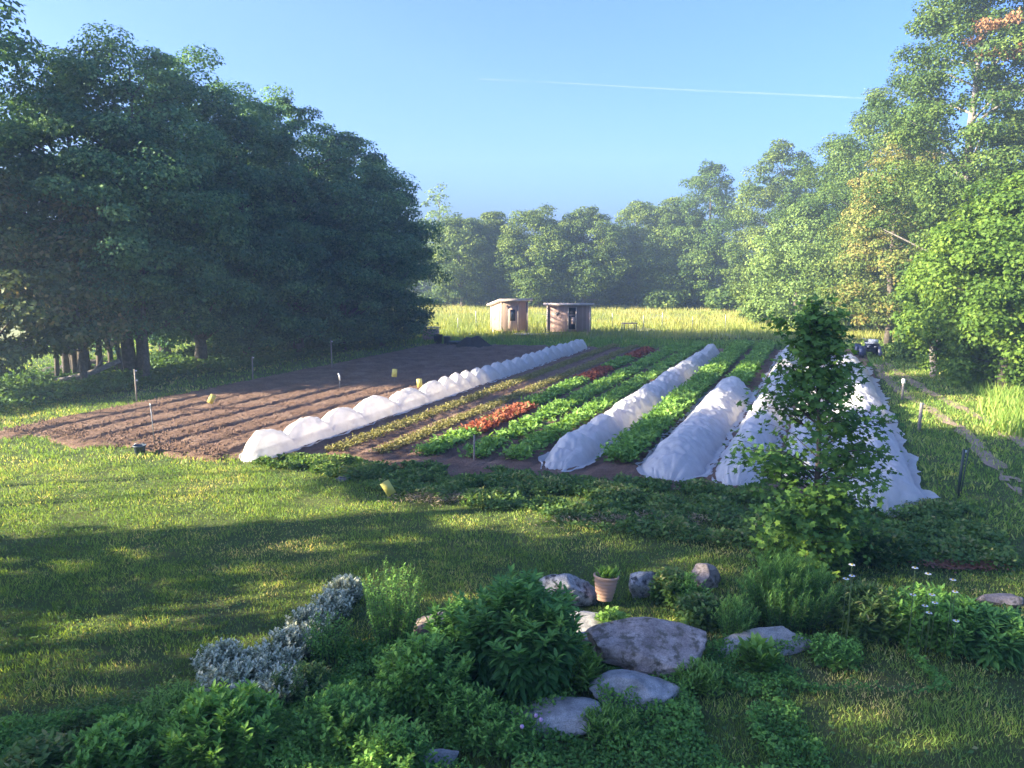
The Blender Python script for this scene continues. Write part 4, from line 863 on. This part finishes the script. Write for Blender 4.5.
# ================================================================ POSTS, CARDS, SMALL THINGS
def post(name, px, py, h, r_, mat, label, cap=None, lean=0., group=None, ins=0, top='flat'):
    x, y = G(px, py); o = empty(name, (x, y, 0)); tag(o, label, 'post', group); o.rotation_euler = (0, lean, .4)
    b = MB(); b.lathe([(.001, -.1), (r_ * 1.05, -.1), (r_, h * .5), (r_ * .92, h - r_ * .5), (r_ * .5, h), (.001, h)], (0, 0, 0), 10); b.build('shaft', mat, o)
    for k in range(ins):
        b = MB(); z_ = h * (.95 - .28 * k); b.box((r_ + .02, 0, z_), (.06, .035, .05)); b.build('insulator', M['white'], o)
    if cap: b = MB(); b.lathe([(.001, h + .09), (r_ * 1.3, h + .08), (r_ * 1.5, h + .01), (r_ * 1.4, h - .08)], (0, 0, 0), 12); b.build('cap', cap, o, True)
    return o
GLP = 'fence posts along the left side of the soil'; GRP = 'fence posts along the track'; GMP = 'thin posts in the meadow'
post('fence_post', 137, 403, 1.25, .028, M['post'], 'pale fence post nearest on the left, in front of the bare stems', None, 0, GLP, 2)
post('fence_post', 253, 383, 1.15, .026, M['post'], 'thin fence post below the middle of the left maple row', None, .02, GLP, 1)
post('fence_post', 332, 370, 1.45, .03, M['post'], 'pale fence post below the right part of the left maple row', None, 0, GLP, 1)
post('stake', 155, 447, 1.15, .013, M['steel'], 'dark thin metal stake at the near edge of the bare soil', M['steel'], -.03, None, 0)
post('stake', 474, 464, .75, .025, M['post'], 'brown wooden stake before the red lettuce row', None, .02)
post('fence_post', 902, 400, .72, .045, M['post'], 'farthest wooden post beside the track, with a curved white handle on top', M['white'], 0, GRP, 1)
post('fence_post', 919, 430, .85, .05, M['post'], 'middle grey wooden post beside the track', None, .02, GRP, 1)
post('fence_post', 958, 496, 1.05, .032, M['greenpost'], 'nearest dark green metal post beside the track', None, .05, GRP, 1)
post('fence_post', 961, 492, 1.0, .014, M['greenpost'], 'thin dark rod leaning on the nearest dark green post', None, .12, GRP, 0)
for i, (px, py, h) in enumerate([(408, 334, 1.5), (458, 336, 1.3), (476, 332, 1.6), (612, 333, 1.5), (643, 334, 1.4), (662, 332, 1.5), (692, 334, 1.3), (725, 333, 1.4)]):
    post('metal_post', px, py, h, .022, M['steel'], ['thin metal post leftmost in the meadow by the maple branches', 'thin metal post above the pale boxes', 'thin metal post left of the taller shed', 'thin metal post right of the shingled shed', 'thin metal post right of the small table',
         'thin metal post in the middle of the right meadow', 'thin metal post second from the right in the meadow', 'rightmost thin metal post in the meadow'][i], None, 0, GMP)
def card(px, py, zc, s, label, rot=.4, tilt=.3, cat_='marker'):
    x, y = G(px, py, zc); o = empty('marker_flag', (x, y, 0), rot); tag(o, label, cat_, 'yellow cards on wires')
    b = MB(); b.tube([(0, 0, -.05), (0, 0, zc - s * .4), (.02, 0, zc + s * .35)], [.004, .004, .003], 5); b.build('wire', M['steel'], o)
    b = MB(); b.box((.02, -.012, zc), (s * .62, .008, s), 0, 0, tilt); b.build('card', M['yellow'], o)
card(211, 399, .5, .32, 'large yellow card over the sunlit bare soil', .3, .5)
card(387, 488, .4, .32, 'yellow card tilted left at the lawn edge of the weedy border', .3, -.5)
card(394, 373, .55, .34, 'pale yellow card, left of the pair over the shaded soil', .2, .1)
card(419, 383, .35, .34, 'pale yellow card, right and nearer of the pair over the shaded soil', .2, -.1)
card(459, 381, .35, .3, 'yellow card just behind the scalloped tunnel', .8, .2)
x, y = G(340, 391); o = empty('irrigation_riser', (x, y, 0)); tag(o, 'thin pipe with pale sprinkler head in the bare soil', 'sprinkler')
b = MB(); b.tube([(0, 0, -.05), (0, 0, .62)], [.012, .012], 6); b.build('pipe', M['steel'], o)
b = MB(); b.tube([(-.05, 0, .72), (0, 0, .62), (.01, 0, .42)], [.03, .035, .03], 8); b.build('sprinkler_head', M['white'], o)
x, y = G(866 * 0 + 480, 360); 
# garden table with bits beside the maple row
def pallet_box(px, py, wd, h, label, rz):
    x, y = G(px, py); o = empty('wooden_crate', (x, y, 0), rz); tag(o, label, 'crate', 'wooden crates at the meadow edge')
    for k in range(4):
        b = MB(); z_ = .12 + (h - .2) / 4 * (k + .5)
        for sy in (-1, 1): b.box((0, sy * wd * .35, z_), (wd, .025, (h - .2) / 4 * .8))
        for sx in (-1, 1): b.box((sx * (wd * .5 - .015), 0, z_), (.025, wd * .7 - .03, (h - .2) / 4 * .8))
        b.build('slat', M['wood_a'], o)
    for sx in (-1, 1):
        for sy in (-1, 1): b = MB(); b.box((sx * (wd * .5 - .06), sy * (wd * .35 - .045), h / 2), (.06, .06, h)); b.build('leg', M['deck'], o)
    b = MB(); b.box((0, 0, h + .01), (wd * 1.1, wd * .8, .03)); b.build('lid', M['deck'], o)
pallet_box(401, 340, 1.0, .55, 'low pale wooden crate left at the meadow edge below the maple branches', .2)
pallet_box(431, 341, 1.0, .9, 'taller pinkish wooden crate at the meadow edge', -.1)
def bucket(px, py, r_, h, mat, label, name='bucket'):
    x, y = G(px, py); o = empty(name, (x, y, 0)); tag(o, label, 'bucket')
    b = MB(); b.lathe([(.001, .0), (r_ * .8, 0), (r_, h), (r_ * 1.08, h), (r_ * 1.08, h - .03), (r_ * .93, h - .03), (r_ * .74, .03), (.001, .03)], (0, 0, 0), 18); b.build('tub', mat, o, True)
    a = np.linspace(0, math.pi, 9); b = MB(); b.tube(np.stack([r_ * np.cos(a), 0 * a, h - .03 + r_ * .6 * np.sin(a)], 1), .008, 5); b.build('handle', M['steel'], o)
bucket(438, 344, .3, .6, M['blackp'], 'dark barrel right beside the taller crate')
bucket(447, 345, .22, .55, M['bluep'], 'narrow dark bucket left of the grey tub')
bucket(456, 346, .45, .3, M['bluep'], 'low wide grey blue tub left of the compost heap')
bucket(140, 453, .16, .22, M['bluep'], 'small blue grey bucket in the grass at the near corner of the bare soil')
# small table in meadow
x, y = G(629, 333); o = empty('garden_table', (x, y, 0), .2); tag(o, 'small orange brown table standing in the meadow grass', 'table')
b = MB(); b.box((0, 0, .72), (1.1, .6, .05)); b.build('tabletop', M['terra'], o)
for sx in (-.48, .48):
    for sy in (-.24, .24): b = MB(); b.box((sx, sy, .35), (.05, .05, .70)); b.build('leg', M['post'], o)

# ---------------------------------------------------------------- quad bike
x, y = G(868, 357); o = empty('quad_bike', (x, y, 0), R(-14)); tag(o, 'dark quad bike with white front rack parked where the track meets the trees', 'quad bike')
def wheel(cx, cy, r_, wd):
    b = MB(); b.lathe([(r_ * .5, -wd / 2), (r_ * .93, -wd / 2), (r_, -wd * .32), (r_, wd * .32), (r_ * .93, wd / 2), (r_ * .5, wd / 2)], (cx, cy, r_), 20, 'x'); t_ = b.build('wheel', M['rubber'], o, True)
    b = MB(); b.lathe([(.02, -wd * .3), (r_ * .5, -wd * .36), (r_ * .5, wd * .36), (.02, wd * .3)], (cx, cy, r_), 14, 'x'); b.build('rim', M['steel'], t_, True)
for sx in (-1, 1): wheel(sx * .48, -.62, .3, .24); wheel(sx * .48, .62, .31, .28)
b = MB(); b.box((0, 0, .45), (.34, 1.3, .2)); b.box((0, -.05, .62), (.3, .7, .2)); b.box((0, -.55, .66), (.5, .4, .16), 0, -.25); b.build('body', M['atv'], o)
for sx in (-1, 1):
    for cy in (-.62, .62):
        b = MB(); a = np.linspace(-.3, math.pi + .3, 9)
        for q in range(8):
            a0, a1 = a[q], a[q + 1]; V = []
            for aa in (a0, a1):
                for xx_ in (sx * .3, sx * .64):
                    for rr_ in (.36, .385): V.append((xx_, cy + rr_ * math.cos(aa), .3 + rr_ * math.sin(aa)))
            b.add(V, [[1, 3, 7, 5], [0, 4, 6, 2], [0, 1, 5, 4], [2, 6, 7, 3]])
        b.build('mudguard', M['atv'], o, True)
b = MB(); b.box((0, .3, .8), (.3, .72, .12)); b.build('seat', M['blackp'], o)
b = MB(); b.tube([(-.38, -.2, 1.05), (-.15, -.28, 1.0), (.15, -.28, 1.0), (.38, -.2, 1.05)], .016, 6); b.tube([(0, -.28, 1.0), (0, -.42, .7)], .025, 6); b.build('handlebar', M['steel'], o)
b = MB()
for k in range(5): b.box((-.3 + .15 * k, -.68, .84), (.025, .42, .025))
b.box((0, -.88, .84), (.66, .03, .03)); b.box((0, -.48, .84), (.66, .03, .03)); b.build('front_rack', M['white'], o)
b = MB(); b.box((.08, -.66, .95), (.46, .3, .18)); tag(b.build('carrier_box', M['white'], o), 'white box on the front rack')
for sx in (-1, 1): b = MB(); b.lathe([(.001, -.05), (.05, -.04), (.055, .02)], (sx * .18, -.78, .66), 10); b.build('headlight', M['white'], o)

# dry twig by the left cedars, ragwort etc.: bare pale branches in the tall right tree
# contrail
p0 = np.array([*XZ(478, 79, 3500), 3500.])[[0, 2, 1]]; p1 = np.array([*XZ(872, 99, 3500), 3500.])[[0, 2, 1]]
m, t, p = nodes('vapour')
p.inputs['Base Color'].default_value = (.9, .9, .92, 1); tr = t.nodes.new('ShaderNodeBsdfTransparent'); mx = t.nodes.new('ShaderNodeMixShader')
f = ramp(t, noise(t, .004, 4), [(.35, (.03, .03, .03)), (.7, (.14, .14, .14))]); t.links.new(f, mx.inputs[0]); t.links.new(tr.outputs[0], mx.inputs[1]); t.links.new(p.outputs[0], mx.inputs[2]); t.links.new(mx.outputs[0], t.nodes['Material Output'].inputs[0])
b = MB(); ts = np.linspace(0, 1, 40); b.tube(p0 + np.outer(ts, p1 - p0) + np.outer(np.sin(ts * 9) * 1.5, [0, 0, 1]), 1.0 + 4.0 * ts ** .8 * (1 - ts * .3) , 10, False)
tag(b.build('contrail', m, None, True), kind='structure')

# ---------------------------------------------------------------- haze
HZ = .002
m = bpy.data.materials.new('haze'); m.use_nodes = True; t = m.node_tree; t.nodes.remove(t.nodes['Principled BSDF'])
pv = t.nodes.new('ShaderNodeVolumePrincipled'); pv.inputs['Color'].default_value = (.60, .82, 1, 1); pv.inputs['Density'].default_value = HZ; pv.inputs['Anisotropy'].default_value = .3
t.links.new(pv.outputs[0], t.nodes['Material Output'].inputs['Volume'])
b = MB(); b.box((0, 50, 12.5), (300, 240, 30)); tag(b.build('haze', m), kind='stuff')
